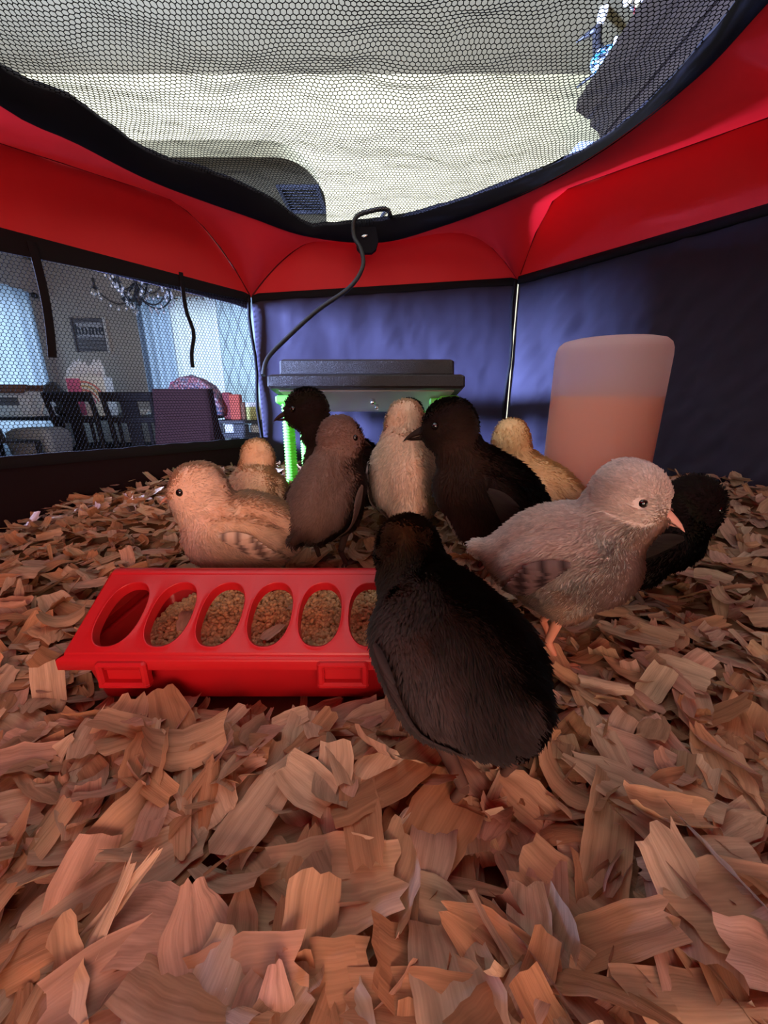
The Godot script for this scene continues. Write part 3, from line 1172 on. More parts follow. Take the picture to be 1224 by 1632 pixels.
# ---------------------------------------------------------------- chicks
# a body is a smooth union of ellipsoids and tapered capsules, meshed with surface nets
class Flesh:
	var EDGES := []
	var kind := []      # 0 ellipsoid, 1 capsule
	var a := []         # centre / first end
	var b := []         # inverse basis / second end
	var r := []         # radii / (r0, r1, 0)
	var col := []

	func ell(c: Vector3, basis_: Basis, rad: Vector3, color: Color) -> void:
		kind.append(0)
		a.append(c)
		b.append(basis_.inverse())
		r.append(rad)
		col.append(color)

	func cap(p: Vector3, q: Vector3, r0: float, r1: float, color: Color) -> void:
		kind.append(1)
		a.append(p)
		b.append(q)
		r.append(Vector3(r0, r1, 0))
		col.append(color)

	func dist(k: int, p: Vector3) -> float:
		if kind[k] == 0:
			var q: Vector3 = b[k] * (p - a[k])
			var rd: Vector3 = r[k]
			var k0 := (q / rd).length()
			var k1 := (q / (rd * rd)).length()
			return k0 * (k0 - 1.0) / maxf(k1, 1e-9) if k0 > 1e-4 else -minf(rd.x, minf(rd.y, rd.z))
		var ab: Vector3 = b[k] - a[k]
		var t := clampf((p - a[k]).dot(ab) / ab.length_squared(), 0, 1)
		return (p - a[k] - ab * t).length() - lerpf(r[k].x, r[k].y, t)

	func at(p: Vector3, which: Array) -> float:
		var d := 1.0
		for k in which:
			var e := dist(k, p)
			var h := maxf(0.009 - absf(d - e), 0.0) / 0.009
			d = minf(d, e) - h * h * 0.00225
		return d

	func color(p: Vector3) -> Color:
		var c := Color(0, 0, 0)
		var w := 0.0
		for k in kind.size():
			var e := exp(-maxf(dist(k, p) + 0.004, 0.0) / 0.0035)
			c += col[k] * e
			w += e
		c /= w
		c.a = 1
		return c

	func mesh_into(mb: MB, lo: Vector3, hi: Vector3, cell: float) -> void:
		var B := 4
		var nb := ((hi - lo) / (cell * B)).ceil()
		var S := 4096
		var vert := {}
		var quads := []
		var half := cell * B * 0.5
		var reach := half * 1.7321
		for bx in int(nb.x):
			for by in int(nb.y):
				for bz in int(nb.z):
					var o := Vector3i(bx * B, by * B, bz * B)
					var m := lo + Vector3(o) * cell + Vector3.ONE * half
					var ds := []
					var dmin := 1.0
					for k in kind.size():
						var e := dist(k, m)
						ds.append(e)
						dmin = minf(dmin, e)
					if dmin > reach + 0.006 or dmin < -reach - 0.012:
						continue
					var which := []
					for k in kind.size():
						if ds[k] < dmin + 2.0 * reach + 0.010:
							which.append(k)
					var f := PackedFloat32Array()
					f.resize(125)
					for x in 5:
						for y in 5:
							for z in 5:
								f[x * 25 + y * 5 + z] = at(lo + Vector3(o.x + x, o.y + y, o.z + z) * cell, which)
					for x in 4:
						for y in 4:
							for z in 4:
								var base := x * 25 + y * 5 + z
								var s0 := f[base] < 0
								var n := 0
								var sum := Vector3.ZERO
								for e in EDGES:
									var fa := f[base + e[0]]
									var fb := f[base + e[1]]
									if (fa < 0) != (fb < 0):
										var t := fa / (fa - fb)
										sum += (e[2] as Vector3).lerp(e[3], t)
										n += 1
								if n == 0:
									continue
								var key := ((o.x + x) * S + o.y + y) * S + o.z + z
								vert[key] = mb.add(lo + (Vector3(o.x + x, o.y + y, o.z + z) + sum / n) * cell)
								if (f[base + 25] < 0) != s0:
									quads.append([key, 0, s0])
								if (f[base + 5] < 0) != s0:
									quads.append([key, 1, s0])
								if (f[base + 1] < 0) != s0:
									quads.append([key, 2, s0])
		for q in quads:
			var d1: int = [S, 1, S * S][q[1]]
			var d2: int = [1, S * S, S][q[1]]
			var ks := [q[0] - d1 - d2, q[0] - d2, q[0], q[0] - d1]
			var ok := true
			for k in ks:
				if not vert.has(k):
					ok = false
			if ok:
				if q[2]:
					mb.quad(vert[ks[0]], vert[ks[3]], vert[ks[2]], vert[ks[1]])
				else:
					mb.quad(vert[ks[0]], vert[ks[1]], vert[ks[2]], vert[ks[3]])




static func make_edges() -> Array:
	var out := []
	for x in 2:
		for y in 2:
			for z in 2:
				for d in 3:
					var p := [x, y, z]
					if p[d] == 1:
						continue
					var q := [x, y, z]
					q[d] = 1
					out.append([p[0] * 25 + p[1] * 5 + p[2], q[0] * 25 + q[1] * 5 + q[2], Vector3(p[0], p[1], p[2]), Vector3(q[0], q[1], q[2])])
	return out


# c: at, yaw, s, bp (pitch of trunk), by (height of trunk), head (forward, up, side), hyaw, hpitch, colours
func chick(label: String, c: Dictionary) -> void:
	var o := thing("chick", label, "chick", c.at, c.yaw)
	var s: float = c.s
	var fl := Flesh.new()
	fl.EDGES = make_edges()
	var by: float = c.get("by", 0.060)
	var sit: bool = c.get("sit", false)
	var tb := Basis(Vector3.BACK, c.get("bp", 0.25))
	var T := Transform3D(tb.scaled(Vector3.ONE * s), Vector3(0, by * s, 0))
	var dp: float = c.get("deep", 1.0)
	var E := func(p: Vector3, rad: Vector3, col: Color) -> void: fl.ell(T * p, tb, rad * Vector3(1, dp, dp) * s, col)
	E.call(Vector3(0, 0, 0), Vector3(0.037, 0.029, 0.0275), c.body)
	E.call(Vector3(0.019, -0.002, 0), Vector3(0.024, 0.026, 0.025), c.chest)
	E.call(Vector3(-0.026, 0.003, 0), Vector3(0.022, 0.019, 0.019), c.rump)
	E.call(Vector3(-0.006, -0.013, 0), Vector3(0.026, 0.019, 0.022), c.belly)
	E.call(Vector3(-0.004, 0.014, 0), Vector3(0.030, 0.016, 0.017), c.back)
	fl.cap(T * Vector3(-0.036, 0.008, 0), T * Vector3(c.get("tail_x", -0.057), c.get("tail", 0.018), 0), 0.010 * s, 0.0035 * s, c.tailc)
	for k in [-1, 1]:
		E.call(Vector3(-0.003, 0.003, 0.0225 * dp * k), Vector3(0.027, 0.0135, 0.0075), c.shoulder)
		if not sit:
			fl.ell(T * Vector3(-0.002, -0.021, 0.0125 * k), Basis.IDENTITY, Vector3(0.013, 0.017, 0.0105) * s, c.belly)
	# neck and head
	var hd: Vector3 = c.head * s
	var hb := Basis(Vector3.UP, c.get("hyaw", 0.0)) * Basis(Vector3.BACK, c.get("hpitch", -0.1))
	var n0 := T * Vector3(0.019, 0.010, 0)
	var nm := n0.lerp(hd, 0.5) + tb * Vector3(0.004, -0.002, 0) * s
	var nr: float = c.get("neck_r", 1.0) * s
	fl.cap(n0, nm, 0.0195 * nr, 0.0160 * nr, c.neck)
	fl.cap(nm, hd + hb * Vector3(-0.004, -0.003, 0) * s, 0.0160 * nr, 0.0145 * s, c.neck)
	var H := Transform3D(hb.scaled(Vector3.ONE * s), hd)
	fl.ell(H * Vector3(-0.001, 0.001, 0), hb, Vector3(0.0190, 0.0168, 0.0162) * s, c.headc)
	fl.ell(H * Vector3(-0.002, 0.0105, 0), hb, Vector3(0.0125, 0.0070, 0.0095) * s, c.crown)
	fl.ell(H * Vector3(0.009, -0.003, 0), hb, Vector3(0.0115, 0.0100, 0.0108) * s, c.face)
	var mb := MB.new()
	var lo := Vector3.ONE * 9.0
	var hi := -lo
	for k in fl.kind.size():
		var far: float = maxf(fl.r[k].x, maxf(fl.r[k].y, fl.r[k].z))
		for p in ([fl.a[k], fl.b[k]] if fl.kind[k] == 1 else [fl.a[k]]):
			lo = lo.min(p - Vector3.ONE * far)
			hi = hi.max(p + Vector3.ONE * far)
	fl.mesh_into(mb, lo - Vector3.ONE * 0.008, hi + Vector3.ONE * 0.008, c.get("cell", 0.0026))
	for k in mb.v.size():
		mb.c[k] = fl.color(mb.v[k])
	var skin := mb.v.size()
	var skin_i := mb.i.size()
	mb.smooth()
	var roots_n := mb.n.duplicate()
	# beak: upper and lower half
	mb.col = c.beak
	var bk: float = c.get("bill", 1.0)
	for up in [1, -1]:
		var r := []
		for a in 7:
			var u := a / 6.0
			var x := lerpf(0.0140, (0.0295 if up > 0 else 0.0265) + 0.020 * (bk - 1.0), u)
			var w := 0.0064 * bk * pow(1.0 - u, 0.75) + 0.0003
			var h := bk * (0.0055 if up > 0 else 0.0032) * pow(1.0 - u, 0.65) + 0.0002
			var drop := -0.0030 - (0.0042 * u * u if up > 0 else 0.0018 * u + 0.0008)
			var ring := []
			for b in 9:
				var q := PI * b / 8.0
				ring.append(H * Vector3(x, drop + up * h * sin(q), cos(q) * w))
			r.append(ring)
		mb.rows(r, true)
	# legs and toes
	mb.col = c.leg
	if not sit:
		for k in [-1, 1]:
			var hip := T * Vector3(-0.004, -0.028, 0.0125 * k)
			var st: float = c.get("step", 0.0) * k
			var foot := Vector3((0.004 + c.get("foot", 0.0)) * s + st, 0.003, 0.0145 * k * s)
			var hock := Vector3(minf(hip.x, foot.x) - 0.007 * s, 0.020 * s, 0.0135 * k * s)
			mb.tube([hip, hip.lerp(hock, 0.6), hock], [0.0048 * s, 0.0036 * s, 0.0027 * s], 8)
			mb.tube([hock, hock.lerp(foot, 0.5), foot], [0.0027 * s, 0.0021 * s, 0.0024 * s], 8)
			for t in [[0.0, 0.021], [0.5, 0.018], [-0.5, 0.018], [PI, 0.010]]:
				var d: Vector3 = Vector3(cos(t[0]), 0, sin(t[0])) * t[1] * s
				mb.tube([foot, foot + d * 0.5 + Vector3(0, 0.0018, 0) * s, foot + d * 0.85 - Vector3(0, 0.0008, 0), foot + d - Vector3(0, 0.002, 0)], [0.0021 * s, 0.0018 * s, 0.0014 * s, 0.0005 * s], 7)
	mb.n.clear()
	obj("body", mb, M.body, o)
	for k in [-1, 1]:
		var ey := MB.new()
		ey.ball(H * Vector3(0.0078, 0.0022, 0.0143 * k), Vector3.ONE * 0.0030 * s, Basis.IDENTITY, 12, 8)
		ey.smooth()
		obj("eye", ey, M.eye, o)
	# down: short hairs over the whole skin, combed backwards
	var dn := MB.new()
	var areas := PackedFloat32Array()
	var total := 0.0
	for a in range(0, skin_i, 3):
		total += (mb.v[mb.i[a + 1]] - mb.v[mb.i[a]]).cross(mb.v[mb.i[a + 2]] - mb.v[mb.i[a]]).length()
		areas.append(total)
	var all := range(fl.kind.size())
	var count: int = c.get("hairs", 9000)
	var t := 0
	var hair_l: float = c.get("hair", 0.0062)
	for q in count:
		var goal := total * (q + rng.randf()) / count
		while t < areas.size() - 1 and areas[t] < goal:
			t += 1
		var i0 := mb.i[t * 3]
		var i1 := mb.i[t * 3 + 1]
		var i2 := mb.i[t * 3 + 2]
		var u := rng.randf()
		var w := rng.randf()
		if u + w > 1:
			u = 1 - u
			w = 1 - w
		var p := mb.v[i0] + (mb.v[i1] - mb.v[i0]) * u + (mb.v[i2] - mb.v[i0]) * w
		var nn := (roots_n[i0] * (1 - u - w) + roots_n[i1] * u + roots_n[i2] * w).normalized()
		var fh := H.affine_inverse() * p
		var near_head := fh.length() < 0.022
		if near_head and fh.x > 0.0188 and absf(fh.z) < 0.005:
			continue
		if near_head and Vector2(fh.x - 0.0078, fh.y - 0.0022).length() < 0.0034 and absf(fh.z) > 0.008:
			continue
		var flow := (hb * Vector3(-1, -0.25, 0)) if near_head else (tb * Vector3(-1, -0.45, 0))
		flow = (flow + Vector3(noise.get_noise_3d(p.x * 500, p.y * 500, p.z * 500), noise.get_noise_3d(p.y * 500, p.z * 500 + 9, p.x * 500), noise.get_noise_3d(p.z * 500, p.x * 500, p.y * 500 + 5)) * 1.1)
		flow = flow - nn * flow.dot(nn)
		flow = flow.normalized() if flow.length() > 0.35 else flow
		if flow.length() < 0.35:
			flow = (flow + nn.cross(Vector3(0.3, 0.9, 0.2)) * 0.5).normalized()
		var ln := (hair_l * 0.62 if near_head else hair_l) * s * rng.randf_range(0.6, 1.25)
		var dir := (flow * 0.75 + nn * rng.randf_range(0.30, 0.75)).normalized()
		var side := dir.cross(nn).normalized() * 0.00036 * s * rng.randf_range(0.7, 1.4)
		var col := mb.c[i0].lerp(mb.c[i1], u) * rng.randf_range(0.78, 1.15)
		if c.has("fleck") and noise.get_noise_3d(p.x * 420.0 + 3.0, p.y * 420.0, p.z * 420.0) > 0.22:
			col = col.lerp(c.fleck, 0.38)
		dn.col = col
		var k := dn.add(p - nn * 0.0006 - side)
		dn.add(p - nn * 0.0006 + side)
		dn.add(p + dir * ln * 0.55 + nn * 0.0004 + side * 0.8)
		dn.add(p + dir * ln - nn * ln * 0.12)
		dn.tri(k, k + 2, k + 1)
		dn.tri(k, k + 3, k + 2)
		for x in 4:
			dn.n.append((nn + dir * 0.25).normalized())
	tag(obj("down", dn, M.down, o), "", "", "", "stuff")
	# wings: overlapping quills along each flank
	for k in [-1, 1]:
		var wg := MB.new()
		for q in 10:
			var u := q / 9.0
			var root := Vector3(lerpf(0.010, -0.012, u), lerpf(0.008, -0.004, u), 0)
			var ln: float = lerpf(0.024, 0.030, u) * c.get("wing", 1.0)
			var di := Vector3(-1, lerpf(0.12, -0.32, u), 0).normalized()
			var r := []
			for a in 8:
				var v := a / 7.0
				var wd := 0.0034 * sin(PI * clampf(0.12 + 0.86 * v, 0, 1)) + 0.0003
				var line := []
				for b in [-1, 0, 1]:
					var pl: Vector3 = root + di * ln * v + Vector3(di.y, -di.x, 0) * wd * b
					# lay it on the flank
					var z := 0.042
					for it in 9:
						z -= maxf(fl.at(T * Vector3(pl.x, pl.y, z * k), all) / s - 0.0022, -0.002) * 0.9
						if z < 0.006:
							z = 0.006
							break
					var out := z + 0.0006 * (9 - q) * 0.45 + 0.003 * v + (0.0008 if b == 0 else 0.0)
					line.append(T * Vector3(pl.x, pl.y, out * k))
				r.append(line)
			var first := wg.v.size()
			wg.rows(r)
			for a in 8:
				for b in 3:
					var bar := sin(a * 2.1 + q * 0.9) > 0.25 if c.get("barred", false) else b == 1
					wg.c[first + a * 3 + b] = c.quill if bar else c.quill2
		obj("wing", wg, M.feather, o)


func build_chicks() -> void:
	var black := Color(0.016, 0.011, 0.010)
	var soot := Color(0.030, 0.020, 0.018)
	var umber := Color(0.060, 0.034, 0.026)
	var cream := Color(0.78, 0.62, 0.46)
	var yellow := Color(0.84, 0.60, 0.32)
	var pale := Color(0.68, 0.58, 0.52)
	var grey := Color(0.34, 0.27, 0.25)
	var horn := Color(0.62, 0.30, 0.20)
	var dark_horn := Color(0.05, 0.030, 0.026)
	var shank := Color(0.66, 0.32, 0.17)
	var dark_shank := Color(0.10, 0.065, 0.055)
	# pale chick sitting behind the feeder
	chick("pale yellow chick sitting behind the feeder, facing left with a black eye showing", {at = Vector3(-0.124, 0.002, -0.325), yaw = PI + 0.12, s = 1.12, bp = 0.12, by = 0.038, sit = true, head = Vector3(0.030, 0.074, 0), hyaw = 0.05, hpitch = -0.12, hairs = 15000,
		body = Color(0.82, 0.65, 0.49), chest = Color(0.88, 0.66, 0.62), rump = Color(0.82, 0.64, 0.48), belly = Color(0.86, 0.64, 0.52), back = Color(0.76, 0.58, 0.42), tailc = grey, shoulder = Color(0.60, 0.47, 0.33), neck = Color(0.84, 0.65, 0.50), headc = Color(0.88, 0.68, 0.54), crown = Color(0.84, 0.62, 0.44), face = Color(0.80, 0.60, 0.48), beak = horn, leg = shank, quill = Color(0.16, 0.12, 0.10), quill2 = Color(0.62, 0.50, 0.38), barred = true, fleck = Color(0.55, 0.42, 0.28)})
	chick("yellow chick crouching behind the pale sitting chick, beside the green leg", {at = Vector3(-0.146, 0.008, -0.435), yaw = 1.9, s = 1.08, bp = 0.15, by = 0.040, sit = true, head = Vector3(0.031, 0.076, 0.004), hyaw = 0.3, hpitch = -0.2, hairs = 8000,
		body = Color(0.90, 0.70, 0.48), chest = yellow, rump = Color(0.90, 0.70, 0.48), belly = yellow, back = Color(0.90, 0.66, 0.44), tailc = yellow, shoulder = Color(0.88, 0.68, 0.46), neck = Color(0.90, 0.70, 0.48), headc = Color(0.92, 0.70, 0.46), crown = yellow, face = yellow, beak = horn, leg = shank, quill = Color(0.66, 0.50, 0.34), quill2 = yellow})
	chick("black chick with raised head facing left in front of the green leg", {at = Vector3(-0.040, 0.004, -0.45), yaw = PI - 0.05, s = 1.20, bill = 1.2, neck_r = 0.82, bp = 0.5, by = 0.062, head = Vector3(0.040, 0.118, 0), hpitch = -0.12, hairs = 9000,
		body = black, chest = umber, rump = black, belly = umber, back = black, tailc = black, shoulder = soot, neck = soot, headc = black, crown = black, face = soot, beak = dark_horn, leg = dark_shank, quill = black, quill2 = soot})
	chick("greyish brown chick standing with its back turned behind the feeder's centre", {at = Vector3(-0.052, 0.0, -0.350), yaw = 1.15, s = 1.02, bp = 0.75, by = 0.070, head = Vector3(0.021, 0.120, 0.004), hyaw = -0.75, hpitch = -0.05, hairs = 14000,
		body = Color(0.20, 0.135, 0.115), chest = Color(0.20, 0.14, 0.12), rump = Color(0.22, 0.15, 0.12), belly = Color(0.34, 0.22, 0.16), back = Color(0.20, 0.14, 0.12), tailc = umber, shoulder = Color(0.17, 0.115, 0.10), neck = Color(0.26, 0.175, 0.145), headc = Color(0.24, 0.15, 0.13), crown = Color(0.12, 0.07, 0.06), face = Color(0.17, 0.10, 0.085), beak = dark_horn, leg = dark_shank, quill = Color(0.09, 0.06, 0.055), quill2 = Color(0.17, 0.12, 0.10)})
	chick("cream chick seen from behind at the centre, dark quills showing on both wings", {at = Vector3(0.024, 0.002, -0.405), yaw = 1.62, s = 1.18, neck_r = 1.12, bp = 0.8, by = 0.066, head = Vector3(0.024, 0.112, 0), hpitch = 0.1, hairs = 12000, wing = 1.2,
		body = cream, chest = cream, rump = cream, belly = pale, back = Color(0.80, 0.58, 0.44), tailc = cream, shoulder = Color(0.74, 0.56, 0.46), neck = Color(0.82, 0.58, 0.42), headc = Color(0.84, 0.62, 0.44), crown = cream, face = cream, beak = horn, leg = shank, quill = Color(0.07, 0.055, 0.055), quill2 = Color(0.52, 0.42, 0.38), barred = true})
	chick("black chick mostly hidden behind the cream chick at the centre", {at = Vector3(0.030, 0.012, -0.52), yaw = 1.4, s = 1.18, bp = 0.5, by = 0.062, head = Vector3(0.026, 0.104, 0), hairs = 6000,
		body = black, chest = black, rump = black, belly = soot, back = black, tailc = black, shoulder = soot, neck = black, headc = black, crown = black, face = black, beak = dark_horn, leg = dark_shank, quill = black, quill2 = soot})
	chick("large black chick in profile facing left, standing behind the nearest chick", {at = Vector3(0.090, 0.0, -0.322), yaw = PI - 0.2, s = 1.10, neck_r = 0.88, bill = 1.35, bp = 0.58, by = 0.072, head = Vector3(0.034, 0.124, 0), hyaw = -0.05, hpitch = -0.15, hairs = 16000, tail = 0.008,
		body = black, chest = umber, rump = black, belly = Color(0.085, 0.042, 0.030), back = black, tailc = black, shoulder = soot, neck = umber, headc = black, crown = black, face = soot, beak = Color(0.035, 0.022, 0.018), leg = Color(0.10, 0.045, 0.030), quill = black, quill2 = soot})
	chick("yellow chick with head raised left of the waterer jar", {at = Vector3(0.155, 0.002, -0.385), yaw = 2.5, s = 1.04, bp = 0.42, by = 0.062, head = Vector3(0.030, 0.112, 0.0), hyaw = -1.3, hpitch = 0.05, hairs = 8000,
		body = Color(0.84, 0.62, 0.36), chest = yellow, rump = Color(0.82, 0.62, 0.38), belly = cream, back = yellow, tailc = cream, shoulder = Color(0.82, 0.60, 0.36), neck = yellow, headc = yellow, crown = yellow, face = yellow, beak = horn, leg = shank, quill = cream, quill2 = yellow})
	chick("whitish chick with greyish back and barred wing, facing right before the waterer", {at = Vector3(0.106, 0.0, -0.214), yaw = -0.50, s = 0.88, deep = 1.14, bill = 1.2, bp = 0.36, by = 0.078, head = Vector3(0.032, 0.124, -0.002), hyaw = -0.18, hpitch = -0.30, hairs = 36000, cell = 0.0023, wing = 1.12, step = 0.004,
		body = Color(0.80, 0.64, 0.56), chest = Color(0.52, 0.44, 0.44), rump = Color(0.84, 0.66, 0.57), belly = Color(0.88, 0.72, 0.60), back = Color(0.44, 0.27, 0.22), tailc = pale, shoulder = Color(0.66, 0.51, 0.46), neck = Color(0.74, 0.60, 0.54), headc = Color(0.82, 0.66, 0.60), crown = Color(0.72, 0.57, 0.52), face = Color(0.86, 0.70, 0.62), beak = Color(0.80, 0.42, 0.33), leg = Color(0.70, 0.30, 0.19), quill = Color(0.026, 0.015, 0.015), quill2 = Color(0.13, 0.085, 0.08), barred = true, fleck = Color(0.46, 0.36, 0.34)})
	chick("dark chick half hidden behind the whitish chick, beside the waterer base", {at = Vector3(0.196, 0.004, -0.282), yaw = -0.05, s = 0.98, bp = 0.10, by = 0.056, head = Vector3(0.036, 0.082, 0), hpitch = -0.5, hairs = 9000, tail = 0.028,
		body = soot, chest = black, rump = umber, belly = soot, back = soot, tailc = Color(0.10, 0.08, 0.06), shoulder = black, neck = black, headc = black, crown = black, face = black, beak = dark_horn, leg = dark_shank, quill = black, quill2 = soot})
	chick("nearest dark chick with its back to us at the feeder's right end", {at = Vector3(0.029, 0.0, -0.142), yaw = 2.02, s = 0.90, tail_x = -0.046, deep = 1.06, bp = 0.20, by = 0.062, foot = -0.028, head = Vector3(0.056, 0.092, 0.006), hyaw = -0.45, hpitch = -0.35, hairs = 40000, cell = 0.0023, hair = 0.0070,
		body = Color(0.030, 0.022, 0.022), chest = Color(0.065, 0.046, 0.045), rump = Color(0.022, 0.016, 0.016), belly = Color(0.040, 0.030, 0.030), back = Color(0.020, 0.013, 0.012), tailc = Color(0.04, 0.03, 0.03), shoulder = Color(0.085, 0.062, 0.062), neck = Color(0.018, 0.012, 0.008), headc = Color(0.022, 0.012, 0.008), crown = Color(0.13, 0.052, 0.022), face = Color(0.11, 0.055, 0.025), beak = dark_horn, leg = Color(0.13, 0.075, 0.06), quill = Color(0.075, 0.058, 0.056), quill2 = Color(0.022, 0.017, 0.016), fleck = Color(0.012, 0.009, 0.008)})


# ---------------------------------------------------------------- dining room
func curtain(called: String, label: String, a: Vector3, b: Vector3, top: float, bottom: float, folds: float, m: Material) -> void:
	var o := thing(called, label, "curtain", Vector3(a.x, bottom, a.z))
	var mb := MB.new()
	var d := (b - a)
	var side := d.cross(Vector3.UP).normalized()
	var r := []
	for k in 13:
		var h := lerpf(bottom, top, k / 12.0) - bottom
		var line := []
		for j in 121:
			var u := j / 120.0
			var amp := 0.030 * (0.75 + 0.25 * sin(u * 9.0)) * lerpf(1.0, 0.75, k / 12.0)
			line.append(d * u + side * (amp * sin(u * folds * TAU + 0.7 * sin(u * 11.0) + k * 0.03)) + Vector3(0, h, 0))
		r.append(line)
	mb.rows(r)
	obj("drape", mb, m, o)
	var hd := MB.new()
	for j in 7:
		var p := d * ((j + 0.5) / 7.0) + Vector3(0, top - bottom - 0.035, 0) + side * 0.034
		hd.lathe(p, [[0.0, 0.018], [0.012, 0.014], [0.018, 0.0], [0.012, -0.014], [0.0, -0.018]], 10)
	obj("grommet", hd, M.chrome, o)


func rod(label: String, a: Vector3, b: Vector3) -> void:
	var o := thing("curtain_rod", label, "curtain rod", a)
	var mb := MB.new()
	mb.tube([Vector3.ZERO, b - a], 0.012, 10)
	obj("pole", mb, M.iron, o)
	for e in [[Vector3.ZERO, (a - b).normalized()], [b - a, (b - a).normalized()]]:
		mb = MB.new()
		var p: Vector3 = e[0]
		var d: Vector3 = e[1]
		mb.tube([p, p + d * 0.03, p + d * 0.06, p + d * 0.10, p + d * 0.13], [0.012, 0.016, 0.034, 0.030, 0.006], 12)
		obj("finial", mb, M.iron, o)


func chair(label: String, at: Vector3, turn: float) -> void:
	var o := thing("dining_chair", label, "chair", at, turn, "")
	var st := MB.new()
	st.box(Vector3(0, 0.46, 0.0), Vector3(0.46, 0.05, 0.44), 0.012)
	obj("seat", st, M.chair, o)
	for x in [-1, 1]:
		var mb := MB.new()
		mb.tube([Vector3(0.205 * x, 0, 0.22), Vector3(0.205 * x, 0.46, 0.20), Vector3(0.215 * x, 0.80, 0.235), Vector3(0.220 * x, 0.99, 0.275)], [0.020, 0.024, 0.024, 0.022], 8)
		obj("back_post", mb, M.chair, o)
		mb = MB.new()
		mb.box(Vector3(0.20 * x, 0.22, -0.19), Vector3(0.042, 0.44, 0.042), 0.006)
		obj("leg", mb, M.chair, o)
	var mb := MB.new()
	mb.box(Vector3(0, 0.95, 0.265), Vector3(0.47, 0.085, 0.028), 0.008, Basis(Vector3.RIGHT, 0.16))
	obj("top_rail", mb, M.chair, o)
	mb = MB.new()
	mb.box(Vector3(0, 0.74, 0.230), Vector3(0.42, 0.055, 0.022), 0.006)
	obj("cross_rail", mb, M.chair, o)
	mb = MB.new()
	mb.box(Vector3(0, 0.84, 0.245), Vector3(0.16, 0.16, 0.016), 0.005, Basis(Vector3.RIGHT, 0.14))
	mb.box(Vector3(0, 0.60, 0.215), Vector3(0.13, 0.26, 0.016), 0.005, Basis(Vector3.RIGHT, 0.06))
	obj("splat", mb, M.chair, o)
	for x in [-0.14, 0.14]:
		mb = MB.new()
		mb.box(Vector3(x, 0.60, 0.215), Vector3(0.035, 0.26, 0.014), 0.004, Basis(Vector3.RIGHT, 0.06))
		obj("slat", mb, M.chair, o)


func simple_box(called: String, label: String, cat: String, c: Vector3, s: Vector3, m: Material, turn := 0.0) -> Node3D:
	var o := thing(called, label, cat, c - Vector3(0, s.y / 2, 0), turn)
	var mb := MB.new()
	mb.box(Vector3(0, s.y / 2, 0), s, minf(0.008, s[s.min_axis_index()] * 0.2))
	obj("carton", mb, m, o)
	return o


